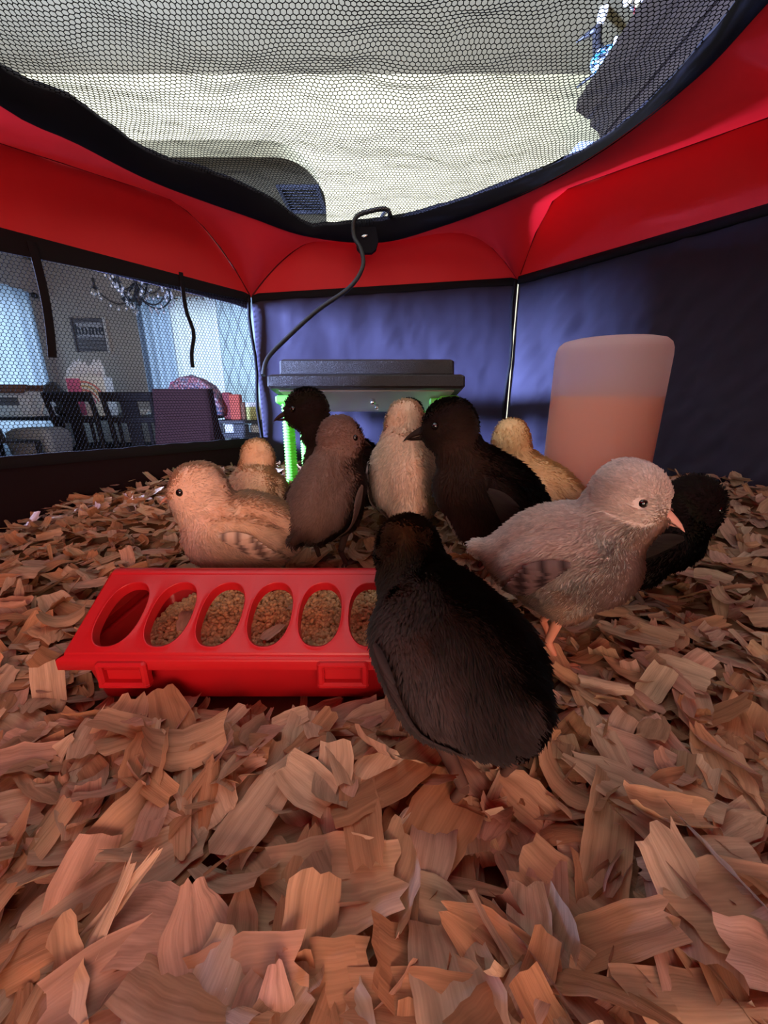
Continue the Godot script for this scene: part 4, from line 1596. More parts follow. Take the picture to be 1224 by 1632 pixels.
func build_dining() -> void:
	rod("black rod with finials over the sheer curtains of the far window", Vector3(-3.02, 1.285, -5.20), Vector3(-0.9, 1.285, -5.20))
	rod("black rod whose pointed finial shows at the photo's left edge", Vector3(-4.10, 1.30, -5.02), Vector3(-4.10, 1.30, -3.2))
	curtain("curtain", "plain greyish blue curtain panel left of the far window's sheer", Vector3(-2.98, 0, -5.16), Vector3(-2.585, 0, -5.16), 1.30, FLOOR + 0.03, 4.0, M.drape)
	curtain("curtain", "pale blue translucent curtain in the middle of the far window", Vector3(-2.57, 0, -5.17), Vector3(-2.02, 0, -5.17), 1.30, FLOOR + 0.03, 5.0, M.sheer_blue)
	curtain("curtain", "whitish sheer curtain with a trellis pattern at the far window's right", Vector3(-2.005, 0, -5.17), Vector3(-1.05, 0, -5.17), 1.30, FLOOR + 0.03, 5.0, M.sheer)
	curtain("curtain", "bright blue curtain at the photo's left edge, over the side window", Vector3(-4.06, 0, -4.98), Vector3(-4.06, 0, -3.3), 1.31, FLOOR + 0.03, 9.0, M.blue)
	# sign on the far wall
	var o := thing("wall_sign", "square weathered grey sign with the word home in black script", "sign", Vector3(-3.66, 0.90, -5.285))
	var mb := MB.new()
	mb.box(Vector3.ZERO, Vector3(0.40, 0.38, 0.02), 0.004)
	obj("board", mb, M.sign_grey, o)
	for k in [-1, 1]:
		mb = MB.new()
		mb.box(Vector3(0.20 * k, 0, 0.006), Vector3(0.024, 0.40, 0.036), 0.004)
		obj("frame_rail", mb, M.sign_grey if k < 0 else M.pale_metal, o)
	mb = MB.new()
	mb.box(Vector3(0, 0.055, 0.011), Vector3(0.33, 0.17, 0.004), 0.001)
	tag(obj("white_panel", mb, M.sign_white, o), "whitish painted panel")
	for k in 3:
		mb = MB.new()
		mb.box(Vector3(0, -0.05 - k * 0.045, 0.011), Vector3(0.33, 0.012, 0.003), 0.001)
		obj("pale_stripe", mb, M.sign_stripe, o)
	var tm := TextMesh.new()
	var sf := SystemFont.new()
	sf.font_names = PackedStringArray(["Droid Serif", "serif"])
	sf.font_weight = 700
	sf.font_italic = true
	tm.font = sf
	tm.text = "home"
	tm.font_size = 42
	tm.pixel_size = 0.0031
	tm.depth = 0.006
	var ti := MeshInstance3D.new()
	ti.mesh = tm
	ti.material_override = M.iron
	ti.name = "lettering"
	ti.position = Vector3(0.0, 0.055, 0.015)
	ti.scale = Vector3(1, 1.25, 1)
	o.add_child(ti)
	# chandelier
	o = thing("chandelier", "black iron candle chandelier hung with clear crystal drops", "chandelier", Vector3(-2.38, 1.10, -4.2))
	mb = MB.new()
	mb.tube([Vector3(0, CEIL - 1.10, 0), Vector3(0, 0.30, 0)], 0.006, 6)
	mb.lathe(Vector3.ZERO, [[0.0, -0.10], [0.012, -0.09], [0.03, -0.06], [0.045, -0.02], [0.03, 0.02], [0.016, 0.06], [0.012, 0.16], [0.03, 0.20], [0.04, 0.23], [0.015, 0.26], [0.01, 0.34], [0.0, 0.36]], 14)
	obj("stem", mb, M.iron, o)
	mb = MB.new()
	mb.lathe(Vector3(0, CEIL - 1.10, 0), [[0.0, -0.04], [0.05, -0.035], [0.065, 0.0]], 16)
	obj("ceiling_cup", mb, M.iron, o)
	var drop := MB.new()
	drop.lathe(Vector3.ZERO, [[0.0, 0.0], [0.008, -0.014], [0.014, -0.030], [0.009, -0.046], [0.0, -0.054]], 6)
	var drop_mesh := drop.mesh()
	for k in 10:
		var q := TAU * k / 10.0 + 0.2
		var d := Vector3(cos(q), 0, sin(q))
		var R := 0.34 if k % 2 == 0 else 0.24
		var up := 0.0 if k % 2 == 0 else 0.12
		var pts := []
		for a in 11:
			var u := a / 10.0
			pts.append(d * (0.02 + (R - 0.02) * u) + Vector3(0, up - 0.02 - 0.085 * sin(u * PI * 0.95) + 0.06 * u * u, 0))
		mb = MB.new()
		mb.tube(pts, 0.0075, 7)
		var tip: Vector3 = pts[-1]
		mb.lathe(tip, [[0.0, -0.004], [0.022, 0.0], [0.034, 0.008], [0.030, 0.009], [0.012, 0.012], [0.0, 0.012]], 12)
		mb.lathe(tip, [[0.011, 0.012], [0.011, 0.085], [0.0, 0.088]], 10)
		obj("arm", mb, M.iron, o)
		for j in 5:
			var p := tip + d.rotated(Vector3.UP, j * TAU / 5) * 0.030 + Vector3(0, -0.002 - 0.02 * (j % 2), 0)
			var ci := MeshInstance3D.new()
			ci.mesh = drop_mesh
			ci.material_override = M.crystal
			ci.name = "crystal"
			ci.position = p
			o.add_child(ci, true)
		for j in 4:
			var p: Vector3 = (pts[3 + j * 2] as Vector3) + Vector3(0, -0.012, 0)
			var ci := MeshInstance3D.new()
			ci.mesh = drop_mesh
			ci.material_override = M.crystal
			ci.name = "crystal"
			ci.position = p
			o.add_child(ci, true)
	for k in 14:
		var q := TAU * k / 14.0
		var ci := MeshInstance3D.new()
		ci.mesh = drop_mesh
		ci.material_override = M.crystal
		ci.name = "crystal"
		ci.position = Vector3(cos(q) * 0.11, 0.30 - 0.05 * (k % 3), sin(q) * 0.11)
		o.add_child(ci, true)
	# dining table under a dark top
	o = thing("dining_table", "long dark dining table piled with bags and boxes", "table", Vector3(-2.86, FLOOR, -4.38))
	mb = MB.new()
	mb.box(Vector3(0, 0.745, 0), Vector3(2.2, 0.035, 1.0), 0.008)
	obj("tabletop", mb, M.chair, o)
	for x in [-1, 1]:
		for z in [-1, 1]:
			mb = MB.new()
			mb.box(Vector3(1.05 * x, 0.364, 0.42 * z), Vector3(0.075, 0.727, 0.075), 0.01)
			obj("leg", mb, M.chair, o)
	chair("dark wooden dining chair in front of the pink striped gift bag", Vector3(-2.90, FLOOR, -4.00), -0.06)
	chair("dark wooden dining chair between gift bag and maroon draped chair", Vector3(-2.38, FLOOR, -4.00), 0.04)
	# chair under a maroon cloth
	o = thing("draped_chair", "chair wholly covered by a dark maroon cloth right of the wooden chairs", "chair", Vector3(-1.53, FLOOR, -3.30))
	mb = MB.new()
	var r := []
	for k in 13:
		var h := k / 12.0
		var line := []
		for j in 56:
			var q := TAU * j / 56.0
			var sx := lerpf(0.285, 0.215, pow(h, 0.8))
			var sz := lerpf(0.30, 0.07, smoothstep(0.35, 0.75, h))
			var wave := 1.0 + 0.05 * (1 - h) * sin(j * 1.9) + 0.03 * (1 - h) * sin(j * 0.8 + 2.0)
			var e := pow(absf(cos(q)), 0.45) * signf(cos(q))
			var f := pow(absf(sin(q)), 0.45) * signf(sin(q))
			line.append(Vector3(e * sx * wave, 1.005 * h + 0.004 * sin(j * 1.3) * h, f * sz * wave + lerpf(0.0, 0.20, smoothstep(0.3, 0.7, h))))
		r.append(line)
	mb.rows(r, true)
	mb.fan(r[-1])
	obj("cloth", mb, M.maroon, o)
	# gift bag with tissue
	o = thing("gift_bag", "white gift bag with a pink side and rainbow stripes, tissue on top", "gift bag", Vector3(-2.96, FLOOR + 0.7625, -4.12), 0.10)
	mb = MB.new()
	mb.box(Vector3(0, 0.19, 0), Vector3(0.36, 0.38, 0.15), 0.004)
	obj("bag", mb, M.white, o)
	mb = MB.new()
	mb.box(Vector3(-0.105, 0.185, 0.076), Vector3(0.13, 0.35, 0.003))
	tag(obj("panel", mb, M.pink, o), "pink panel")
	for k in 4:
		mb = MB.new()
		var pts := []
		for a in 13:
			var q := lerpf(1.75, 0.25, a / 12.0)
			pts.append(Vector3(-0.03 + cos(q) * (0.185 - k * 0.032) + 0.01, 0.10 + sin(q) * (0.23 - k * 0.040), 0.0765))
		ribbon(mb, pts, Vector3(0.003, 0.009, 0), Vector3(0, 0, 0.0015))
		obj("rainbow_stripe", mb, [M.coral, M.gold, M.coral, M.pink][k], o)
	for k in 7:
		mb = MB.new()
		var x := -0.14 + k * 0.046
		var h := 0.10 + 0.07 * absf(sin(k * 2.3))
		mb.rows([[Vector3(x - 0.05, 0.36, 0.03), Vector3(x, 0.36, -0.04), Vector3(x + 0.05, 0.36, 0.03)], [Vector3(x - 0.035, 0.38 + h * 0.6, 0.03), Vector3(x, 0.38 + h * 0.5, -0.02), Vector3(x + 0.035, 0.38 + h * 0.6, 0.02)], [Vector3(x - 0.006, 0.38 + h, 0.01), Vector3(x, 0.38 + h * 1.04, 0.0), Vector3(x + 0.008, 0.38 + h * 0.97, 0.008)]])
		obj("tissue", mb, M.tissue, o)
	# dark handbag left of the gift bag
	o = thing("handbag", "tilted dark greyish bag wedged left of the gift bag", "bag", Vector3(-3.33, FLOOR + 0.7625, -4.12), 0.2)
	mb = MB.new()
	mb.box(Vector3(0.02, 0.20, 0), Vector3(0.13, 0.26, 0.10), 0.02, Basis(Vector3.BACK, 0.55))
	obj("pouch", mb, M.iron2, o)
	mb = MB.new()
	mb.box(Vector3(0.06, 0.06, 0), Vector3(0.16, 0.12, 0.14), 0.03)
	obj("base", mb, M.iron, o)
	mb = MB.new()
	mb.tube([Vector3(-0.02, 0.16, 0.06), Vector3(-0.08, 0.12, 0.08), Vector3(-0.12, 0.03, 0.08), Vector3(-0.11, 0.005, 0.08)], 0.010, 8)
	tag(obj("strap", mb, M.white, o), "white strap")
	# open carton with brown flaps, on the table's left end
	o = thing("open_carton", "white carton with grey label patch and open brown flaps at left", "box", Vector3(-3.72, FLOOR + 0.7625, -4.15), 0.05)
	mb = MB.new()
	for k in [-1, 1]:
		mb.box(Vector3(0.22 * k, 0.0, 0), Vector3(0.01, 0.24, 0.34))
		mb.box(Vector3(0, 0.0, 0.17 * k), Vector3(0.45, 0.24, 0.01))
	for p in mb.v.size():
		mb.v[p].y += 0.12
	obj("carton", mb, M.white, o)
	mb = MB.new()
	mb.box(Vector3(-0.02, 0.145, 0.1765), Vector3(0.27, 0.075, 0.003))
	tag(obj("label_patch", mb, M.sign_grey, o), "blank grey patch")
	for e in [[Vector3(-0.02, 0.262, 0.20), Vector3(0.50, 0.012, 0.10), 0.9], [Vector3(0.03, 0.262, -0.20), Vector3(0.52, 0.012, 0.10), -0.9]]:
		mb = MB.new()
		mb.box(e[0], e[1], 0.002, Basis(Vector3.RIGHT, e[2]))
		obj("flap", mb, M.card, o)
	# grey tote and navy chair below
	o = thing("storage_tote", "grey fabric storage tote on a black stand below the white carton", "tote", Vector3(-3.02, FLOOR, -3.46), 0.1)
	mb = MB.new()
	r = []
	for q in [[0.15, 0.13, 0.42], [0.17, 0.15, 0.47], [0.185, 0.16, 0.58], [0.175, 0.15, 0.66], [0.14, 0.12, 0.69]]:
		r.append(rounded(q[0], q[1], 0.05, q[2]))
	mb.rows(r, true)
	mb.fan(r[0])
	mb.fan(r[-1])
	obj("tote_body", mb, M.grey_cloth, o)
	mb = MB.new()
	for x in [-1, 1]:
		for z in [-1, 1]:
			mb.box(Vector3(0.16 * x, 0.205, 0.13 * z), Vector3(0.03, 0.41, 0.03), 0.004)
	mb.box(Vector3(0, 0.41, 0), Vector3(0.38, 0.02, 0.32), 0.004)
	obj("stand", mb, M.iron, o)
	o = thing("armchair", "navy upholstered chair with black frame at the photo's far left", "chair", Vector3(-3.08, FLOOR, -2.96), 0.2)
	mb = MB.new()
	mb.box(Vector3(0, 0.40, 0), Vector3(0.52, 0.14, 0.50), 0.04)
	obj("seat", mb, M.navy, o)
	mb = MB.new()
	mb.box(Vector3(0.0, 0.72, 0.22), Vector3(0.52, 0.50, 0.09), 0.035, Basis(Vector3.RIGHT, 0.18))
	obj("backrest", mb, M.navy, o)
	for x in [-1, 1]:
		mb = MB.new()
		mb.tube([Vector3(0.28 * x, 0.0, -0.22), Vector3(0.28 * x, 0.60, -0.22), Vector3(0.28 * x, 0.64, 0.15), Vector3(0.28 * x, 0.98, 0.29)], 0.022, 8)
		obj("arm_frame", mb, M.iron, o)
	# paper on the table between the chairs
	o = thing("paper_stack", "few white sheets lying on the table right of the gift bag", "papers", Vector3(-2.62, FLOOR + 0.7625, -4.30), 0.3)
	for k in 3:
		mb = MB.new()
		mb.box(Vector3(0.006 * k, 0.010 + 0.02 * k, 0.004 * k), Vector3(0.16, 0.018, 0.22), 0.003, Basis(Vector3.UP, 0.15 * k))
		obj("sheet", mb, M.white, o)
	# flowered knapsack on the cart
	o = thing("cart", "black utility cart with white trays below the flowered bag", "cart", Vector3(-1.48, FLOOR, -4.35))
	for y in [0.30, 0.70]:
		mb = MB.new()
		mb.box(Vector3(0.0, y, 0), Vector3(0.52, 0.03, 0.5), 0.006)
		obj("shelf", mb, M.iron2, o)
	mb = MB.new()
	mb.box(Vector3(0.0, 0.565, 0.235), Vector3(0.52, 0.055, 0.02), 0.006)
	mb.box(Vector3(0.0, 0.63, 0.235), Vector3(0.16, 0.10, 0.02), 0.02)
	obj("front_rail", mb, M.iron2, o)
	for x in [-1, 1]:
		for z in [-1, 1]:
			mb = MB.new()
			mb.box(Vector3(0.23 * x, 0.36, 0.22 * z), Vector3(0.06, 0.72, 0.05), 0.008)
			obj("upright", mb, M.iron2, o)
	for e in [[-0.14, 0.585], [0.14, 0.585]]:
		mb = MB.new()
		mb.box(Vector3(e[0], e[1] + 0.04, 0.05), Vector3(0.14, 0.13, 0.30), 0.03)
		tag(obj("tray", mb, M.white, o), "white tray")
	mb = MB.new()
	mb.box(Vector3(0.0, 0.40, 0.06), Vector3(0.38, 0.14, 0.32), 0.02)
	tag(obj("low_tray", mb, M.sign_stripe, o), "whitish lower tray")
	o = thing("knapsack", "quilted flower-print bag with a pink strap on the dining table's right end", "bag", Vector3(-1.97, FLOOR + 0.7625, -4.32))
	mb = MB.new()
	r = []
	for q in [[0.24, 0.10, 0.0], [0.27, 0.12, 0.08], [0.25, 0.12, 0.20], [0.20, 0.11, 0.30], [0.12, 0.08, 0.37], [0.05, 0.04, 0.395]]:
		var ring := rounded(q[0], q[1], 0.035, q[2])
		for p in ring.size():
			ring[p] += Vector3(-q[2] * 0.22 + 0.02 + 0.012 * noise.get_noise_3d(ring[p].x * 90, ring[p].y * 90, 1.0), 0.012 * noise.get_noise_3d(ring[p].x * 80, 5, ring[p].z * 80), 0)
		r.append(ring)
	mb.rows(r, true)
	mb.fan(r[0])
	mb.fan(r[-1])
	obj("pack", mb, M.flower, o)
	mb = MB.new()
	ribbon(mb, [Vector3(-0.20, 0.0, 0.02), Vector3(-0.28, 0.10, 0.02), Vector3(-0.29, 0.24, 0.02), Vector3(-0.25, 0.34, 0.02), Vector3(-0.16, 0.36, 0.02)], Vector3(0.020, 0.004, 0), Vector3(0, 0, 0.004))
	tag(obj("strap", mb, M.pink, o), "pink strap")
	mb = MB.new()
	mb.lathe(Vector3(-0.05, 0.375, 0), [[0.0, 0.035], [0.05, 0.02], [0.075, -0.02], [0.07, -0.05]], 14, 1.0, 0.6)
	tag(obj("top_flap", mb, M.teal, o), "dark teal top")
	simple_box("carton", "small dark red box standing behind the flowered bag", "box", Vector3(-1.685, FLOOR + 0.715 + 0.14, -4.36), Vector3(0.085, 0.28, 0.08), M.dark_red)
	simple_box("carton", "orange-red box on the cart right of the flowered bag", "box", Vector3(-1.575, FLOOR + 0.715 + 0.13, -4.30), Vector3(0.11, 0.26, 0.10), M.coral_dark)
	simple_box("carton", "slim tan box beside the orange-red box on the cart", "box", Vector3(-1.49, FLOOR + 0.715 + 0.09, -4.28), Vector3(0.04, 0.18, 0.08), M.card)
	o = thing("canister", "yellow-green canister with a white lid on the cart", "canister", Vector3(-1.385, FLOOR + 0.715, -4.26))
	mb = MB.new()
	mb.lathe(Vector3.ZERO, [[0.0, 0.0], [0.07, 0.0], [0.072, 0.01], [0.072, 0.14]], 20)
	obj("can", mb, M.lime, o)
	mb = MB.new()
	mb.lathe(Vector3.ZERO, [[0.075, 0.135], [0.075, 0.175], [0.07, 0.18], [0.0, 0.18]], 20)
	tag(obj("lid", mb, M.white, o), "white lid")
	simple_box("carton", "little pale blue box at the cart's right end", "box", Vector3(-1.27, FLOOR + 0.715 + 0.06, -4.24), Vector3(0.06, 0.12, 0.08), M.pale_blue)


# ---------------------------------------------------------------- kitchen: tall cabinet with ornaments
func build_cabinet() -> void:
	var o := thing("tall_cabinet", "tall dark wooden cabinet with stepped crown moulding and panelled side at right", "cabinet", Vector3(1.24, FLOOR, -1.42))
	# its front faces left (-x); far end at z = -2.2
	var H := 2.262
	var mb := MB.new()
	mb.box(Vector3(0.0, (H - 0.16) / 2, 0), Vector3(0.50, H - 0.16, 1.48), 0.004)
	obj("carcase", mb, M.wood_dark, o)
	var cr := MB.new()
	var r := []
	for q in [[0.0, H - 0.19], [0.012, H - 0.19], [0.018, H - 0.165], [0.040, H - 0.135], [0.048, H - 0.125], [0.048, H - 0.100], [0.060, H - 0.092], [0.092, H - 0.050], [0.100, H - 0.040], [0.100, H - 0.004], [0.096, H], [-0.1, H]]:
		var a: float = 0.25 + q[0]
		var b: float = 0.74 + q[0]
		r.append([Vector3(0.25, q[1], -b), Vector3(-a, q[1], -b), Vector3(-a, q[1], b), Vector3(0.25, q[1], b)])
	# separate strips so that the edges stay crisp
	for k in r.size() - 1:
		cr.rows([r[k], r[k + 1]], false)
	cr.face(r[-1][0], r[-1][1], r[-1][2], r[-1][3])
	obj("crown_moulding", cr, M.wood_dark, o)
	for k in 2:
		var z := -0.36 + 0.73 * k
		var dr := MB.new()
		for e in [-1, 1]:
			dr.box(Vector3(-0.259, 1.34, z + e * 0.315), Vector3(0.022, 1.30, 0.07), 0.004)
			dr.box(Vector3(-0.259, 1.34 + e * 0.615, z), Vector3(0.022, 0.07, 0.58), 0.004)
		dr.box(Vector3(-0.254, 1.34, z), Vector3(0.010, 1.08, 0.47), 0.004)
		var d := obj("door", dr, M.wood_dark, o)
		for e in [[0.245, 1.17], [0.215, 1.11]]:
			var be := MB.new()
			for q in [-1, 1]:
				be.box(Vector3(-0.262, 1.34, z + q * e[0]), Vector3(0.016, e[1], 0.014), 0.004)
				be.box(Vector3(-0.262, 1.34 + q * e[1] / 2, z), Vector3(0.016, 0.014, e[0] * 2), 0.004)
			obj("bead", be, M.wood_dark, d)
	# ornaments along the top edge
	var top := FLOOR + H
	var b := thing("bird_ornament", "speckled white and teal bird figurine with black neck and white crest on the cabinet", "figurine", Vector3(0.955, top, -2.13), 2.6)
	mb = MB.new()
	mb.ball(Vector3(0, 0.055, 0), Vector3(0.075, 0.050, 0.045), Basis(Vector3.BACK, 0.3), 16, 10)
	obj("torso", mb, M.speckle, b)
	mb = MB.new()
	mb.tube([Vector3(0.03, 0.07, 0), Vector3(0.055, 0.13, 0), Vector3(0.06, 0.185, 0)], [0.030, 0.018, 0.020], 10)
	mb.tube([Vector3(0.055, 0.18, 0), Vector3(0.10, 0.175, 0), Vector3(0.14, 0.165, 0)], [0.018, 0.010, 0.002], 8)
	tag(obj("neck", mb, M.iron, b), "black neck and bill")
	mb = MB.new()
	mb.ball(Vector3(0.045, 0.225, 0), Vector3(0.020, 0.045, 0.016), Basis(Vector3.BACK, 0.15), 10, 8)
	tag(obj("crest", mb, M.white, b), "white crest")
	mb = MB.new()
	mb.ball(Vector3(-0.01, 0.016, 0.0), Vector3(0.05, 0.018, 0.04), Basis.IDENTITY, 12, 8)
	tag(obj("foot", mb, M.teal_bright, b), "teal foot")
	mb = MB.new()
	mb.tube([Vector3(0.04, 0.05, 0.03), Vector3(0.085, 0.045, 0.045), Vector3(0.125, 0.035, 0.055)], [0.007, 0.006, 0.004], 7)
	tag(obj("twig", mb, M.iron, b), "dark twig")
	var s := thing("flower_spray", "spray of white and yellow artificial blossoms on dark twigs on the cabinet top", "artificial flowers", Vector3(0.975, top, -1.89))
	mb = MB.new()
	var buds := []
	for k in 9:
		var q := k * 0.7
		var tip := Vector3(-0.035 + 0.025 * sin(q * 3.0), 0.05 + 0.10 * absf(sin(q * 1.7)), -0.16 + k * 0.045)
		mb.tube([Vector3(0.02, 0.0, -0.06 + k * 0.02), Vector3(-0.01, tip.y * 0.6, tip.z * 0.7), tip], [0.004, 0.0035, 0.002], 6)
		buds.append(tip)
	obj("twigs", mb, M.iron, s)
	for k in buds.size():
		for j in 3:
			mb = MB.new()
			mb.ball(buds[k] + Vector3(0.010 * sin(j * 2.1 + k), 0.018 * cos(j * 2.1), 0.014 * j), Vector3(0.011, 0.017, 0.011), Basis(Vector3.RIGHT, k * 0.8 + j), 8, 6)
			obj("blossom", mb, [M.white, M.cream, M.lilac][(k + j) % 3], s)
	mb = MB.new()
	mb.tube([Vector3(-0.045, 0.03, -0.02), Vector3(-0.050, 0.12, -0.02), Vector3(-0.052, 0.34, -0.01)], 0.0028, 6)
	tag(obj("stem", mb, M.dark_red, s), "thin red stem")
	# bag hung on the wall between arch wall and cabinet
	s = thing("wall_bag", "pale greyish blue bag with black handle hung on the wall by the cabinet", "bag", Vector3(1.045, 1.17, -2.47))
	mb = MB.new()
	var rr := []
	for q in [[0.11, 0.02, 0.0], [0.115, 0.026, 0.05], [0.105, 0.024, 0.14], [0.075, 0.018, 0.21], [0.04, 0.010, 0.25]]:
		rr.append(rounded(q[0], q[1], 0.009, q[2]))
	mb.rows(rr, true)
	mb.fan(rr[0])
	mb.fan(rr[-1])
	obj("pouch", mb, M.pale_blue, s)
	mb = MB.new()
	mb.tube([Vector3(-0.118, 0.0, 0.028), Vector3(-0.112, 0.055, 0.030), Vector3(-0.08, 0.095, 0.031), Vector3(-0.03, 0.115, 0.030), Vector3(0.03, 0.125, 0.028)], 0.007, 8)
	obj("handle", mb, M.iron, s)
	s = thing("hanging_cord", "thin brown cord hanging down the bright wall left of the hung bag", "cord", Vector3(0.905, 1.07, -2.494))
	mb = MB.new()
	mb.tube([Vector3(0, 0, 0), Vector3(0.004, 0.10, 0), Vector3(0.002, 0.22, 0)], 0.004, 6)
	obj("strand", mb, M.card, s)
	mb = MB.new()
	mb.ball(Vector3(0.002, 0.222, 0), Vector3(0.006, 0.006, 0.006), Basis.IDENTITY, 8, 6)
	obj("nail", mb, M.iron, s)


const WIN := {y0 = 0.26, y1 = 0.82, z0 = -0.04, z1 = 0.50}


func extra_materials() -> void:
	M.iron2 = mat(0.045, 0.042, 0.045, 0.6, 0.4)
	M.red_dark = mat(0.10, 0.004, 0.008, 0.6, 0.3)
	M.drape = through(mat(0.16, 0.22, 0.30, 0.9, 0.1), 0.5, 0.6, 0.75)
	M.sheer_blue = through(mat(0.34, 0.44, 0.54, 0.9, 0.1), 1.0, 1.0, 1.0)
	M.blue = through(mat(0.20, 0.42, 0.72, 0.9, 0.1), 1.0, 1.0, 1.0)
	M.sheer = through(mat(0.50, 0.60, 0.64, 0.9, 0.1), 1.0, 1.0, 1.0)
	var im := Image.create(256, 256, false, Image.FORMAT_RGBA8)
	for y in 256:
		for x in 256:
			var u := fposmod(x / 256.0 * 8.0, 1.0) - 0.5
			var w := y / 256.0 * TAU * 5.0
			var d := minf(absf(absf(u) - 0.25 - 0.20 * sin(w)), 1.0)
			var g := lerpf(0.72, 1.0, smoothstep(0.03, 0.07, d))
			im.set_pixel(x, y, Color(g, g, g))
	M.sheer.albedo_texture = ImageTexture.create_from_image(im)
	M.pane = StandardMaterial3D.new()
	M.pane.transparency = BaseMaterial3D.TRANSPARENCY_ALPHA
	M.pane.albedo_color = Color(0.9, 0.95, 1.0, 0.05)
	M.pane.roughness = 0.02
	M.crystal = StandardMaterial3D.new()
	M.crystal.albedo_color = Color(0.85, 0.86, 0.88)
	M.crystal.roughness = 0.06
	M.crystal.metallic = 0.6
	M.sign_grey = mat(0.13, 0.125, 0.13, 0.8, 0.2)
	M.sign_white = mat(0.42, 0.42, 0.44, 0.8, 0.2)
	M.sign_stripe = mat(0.27, 0.27, 0.28, 0.8, 0.2)
	M.pale_metal = mat(0.62, 0.60, 0.56, 0.4, 0.5)
	M.pink = mat(0.62, 0.13, 0.26, 0.7, 0.3)
	M.coral = mat(0.58, 0.18, 0.16, 0.7, 0.3)
	M.coral_dark = mat(0.40, 0.07, 0.04, 0.7, 0.3)
	M.gold = mat(0.60, 0.42, 0.22, 0.7, 0.3)
	M.tissue = through(mat(0.78, 0.76, 0.78, 0.9, 0.1), 0.6, 0.6, 0.6)
	M.card = mat(0.17, 0.075, 0.045, 0.85, 0.2)
	M.grey_cloth = mat(0.21, 0.20, 0.20, 0.95, 0.1)
	M.navy = mat(0.024, 0.028, 0.052, 0.8, 0.3)
	M.teal = mat(0.05, 0.12, 0.13, 0.8, 0.2)
	M.teal_bright = mat(0.05, 0.36, 0.42, 0.4, 0.5)
	M.dark_red = mat(0.20, 0.015, 0.015, 0.6, 0.4)
	M.lime = mat(0.50, 0.46, 0.14, 0.5, 0.4)
	M.pale_blue = mat(0.50, 0.56, 0.70, 0.6, 0.3)
	M.cream = mat(0.75, 0.62, 0.32, 0.7, 0.3)
	M.lilac = mat(0.62, 0.62, 0.80, 0.7, 0.3)
	M.flower = mat(1, 1, 1, 0.85, 0.2)
	M.flower.uv1_triplanar = true
	M.flower.uv1_scale = Vector3(3, 3, 3)
	M.speckle = mat(1, 1, 1, 0.4, 0.5)
	for e in [["flower", [Color(0.62, 0.50, 0.47), Color(0.72, 0.66, 0.66), Color(0.68, 0.34, 0.34), Color(0.22, 0.32, 0.42), Color(0.30, 0.20, 0.22)], 7.0], ["speckle", [Color(0.85, 0.88, 0.92), Color(0.85, 0.88, 0.92), Color(0.15, 0.45, 0.55), Color(0.1, 0.12, 0.15), Color(0.9, 0.9, 0.9)], 5.0]]:
		var f := FastNoiseLite.new()
		f.noise_type = FastNoiseLite.TYPE_CELLULAR
		f.cellular_return_type = FastNoiseLite.RETURN_CELL_VALUE
		f.frequency = 1.0
		f.seed = 4
		im = Image.create(128, 128, false, Image.FORMAT_RGBA8)
		for y in 128:
			for x in 128:
				var g: float = f.get_noise_2d(x * e[2] / 50.0, y * e[2] / 50.0)
				im.set_pixel(x, y, e[1][int(clampf((g * 0.5 + 0.5) * 5.0, 0, 4))])
		M[e[0]].albedo_texture = ImageTexture.create_from_image(im)
	M.jar = mat(0.84, 0.58, 0.54, 0.5, 0.4)
	M.jar.transparency = BaseMaterial3D.TRANSPARENCY_ALPHA
	M.jar.albedo_color.a = 0.58
	M.jar = through(M.jar, 0.9, 0.75, 0.7)
	M.water = through(mat(0.84, 0.27, 0.10, 0.3, 0.4), 0.75, 0.3, 0.12)


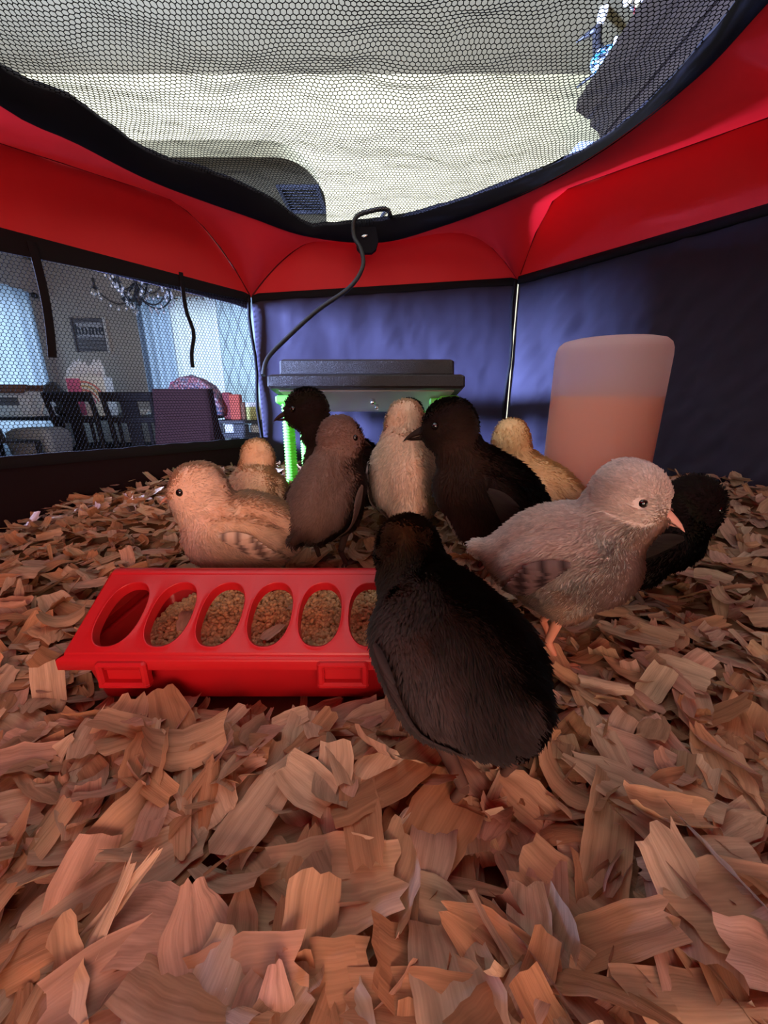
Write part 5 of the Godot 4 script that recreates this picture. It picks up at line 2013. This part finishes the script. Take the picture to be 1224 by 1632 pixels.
func _ready() -> void:
	# ---- camera, sky, lights, exposure
	var cam := Camera3D.new()
	cam.name = "camera"
	cam.position = Vector3(0, 0.16, 0)
	cam.rotation_degrees = Vector3(-16.5, 0, 0)
	cam.fov = rad_to_deg(2.0 * atan(816.0 / 620.0))
	cam.near = 0.005
	cam.far = 60.0
	cam.current = true
	add_child(cam)
	var e := Environment.new()
	var sky := Sky.new()
	var sm := ProceduralSkyMaterial.new()
	sm.sky_top_color = Color(0.55, 0.72, 0.95)
	sm.sky_horizon_color = Color(0.85, 0.92, 1.0)
	sm.ground_bottom_color = Color(0.45, 0.45, 0.42)
	sm.ground_horizon_color = Color(0.75, 0.78, 0.80)
	sky.sky_material = sm
	e.background_mode = Environment.BG_SKY
	e.sky = sky
	e.background_energy_multiplier = 0.6
	e.tonemap_mode = Environment.TONE_MAPPER_LINEAR
	e.tonemap_exposure = 1.0
	e.sdfgi_enabled = true
	e.ssao_enabled = true
	e.ssil_enabled = true
	var we := WorldEnvironment.new()
	we.name = "environment"
	we.environment = e
	add_child(we)
	# daylight in the window openings; the one behind the camera is added fill
	area("daylight_kitchen_side", Vector3(-2.84, (WIN.y0 + WIN.y1) / 2, (WIN.z0 + WIN.z1) / 2), Vector3(1, 0, 0), Vector2(0.52, 0.54), 390.0, Color(0.64, 0.74, 1.0))
	area("added_fill_behind", Vector3(0.75, 0.65, 2.22), Vector3(0, 0, -1), Vector2(1.25, 1.4), 7.0, Color(1.0, 0.68, 0.50))
	area("daylight_dining_back", Vector3(-2.05, 0.5, -5.32), Vector3(0, 0, 1), Vector2(1.7, 1.4), 2.2, Color(0.80, 0.90, 1.0))
	area("daylight_dining_left", Vector3(-4.22, 0.5, -4.12), Vector3(1, 0, 0), Vector2(1.6, 1.4), 1.6, Color(0.72, 0.86, 1.0))
	# ---- materials and seeds
	rng.seed = 20240
	noise.seed = 11
	noise.frequency = 0.1
	noise.fractal_octaves = 3
	make_materials()
	extra_materials()
	# ---- structure, then things
	build_room()
	build_pen()
	build_bedding()
	build_feeder()
	build_waterer()
	build_plate()
	build_chicks()
	build_cabinet()
	build_dining()
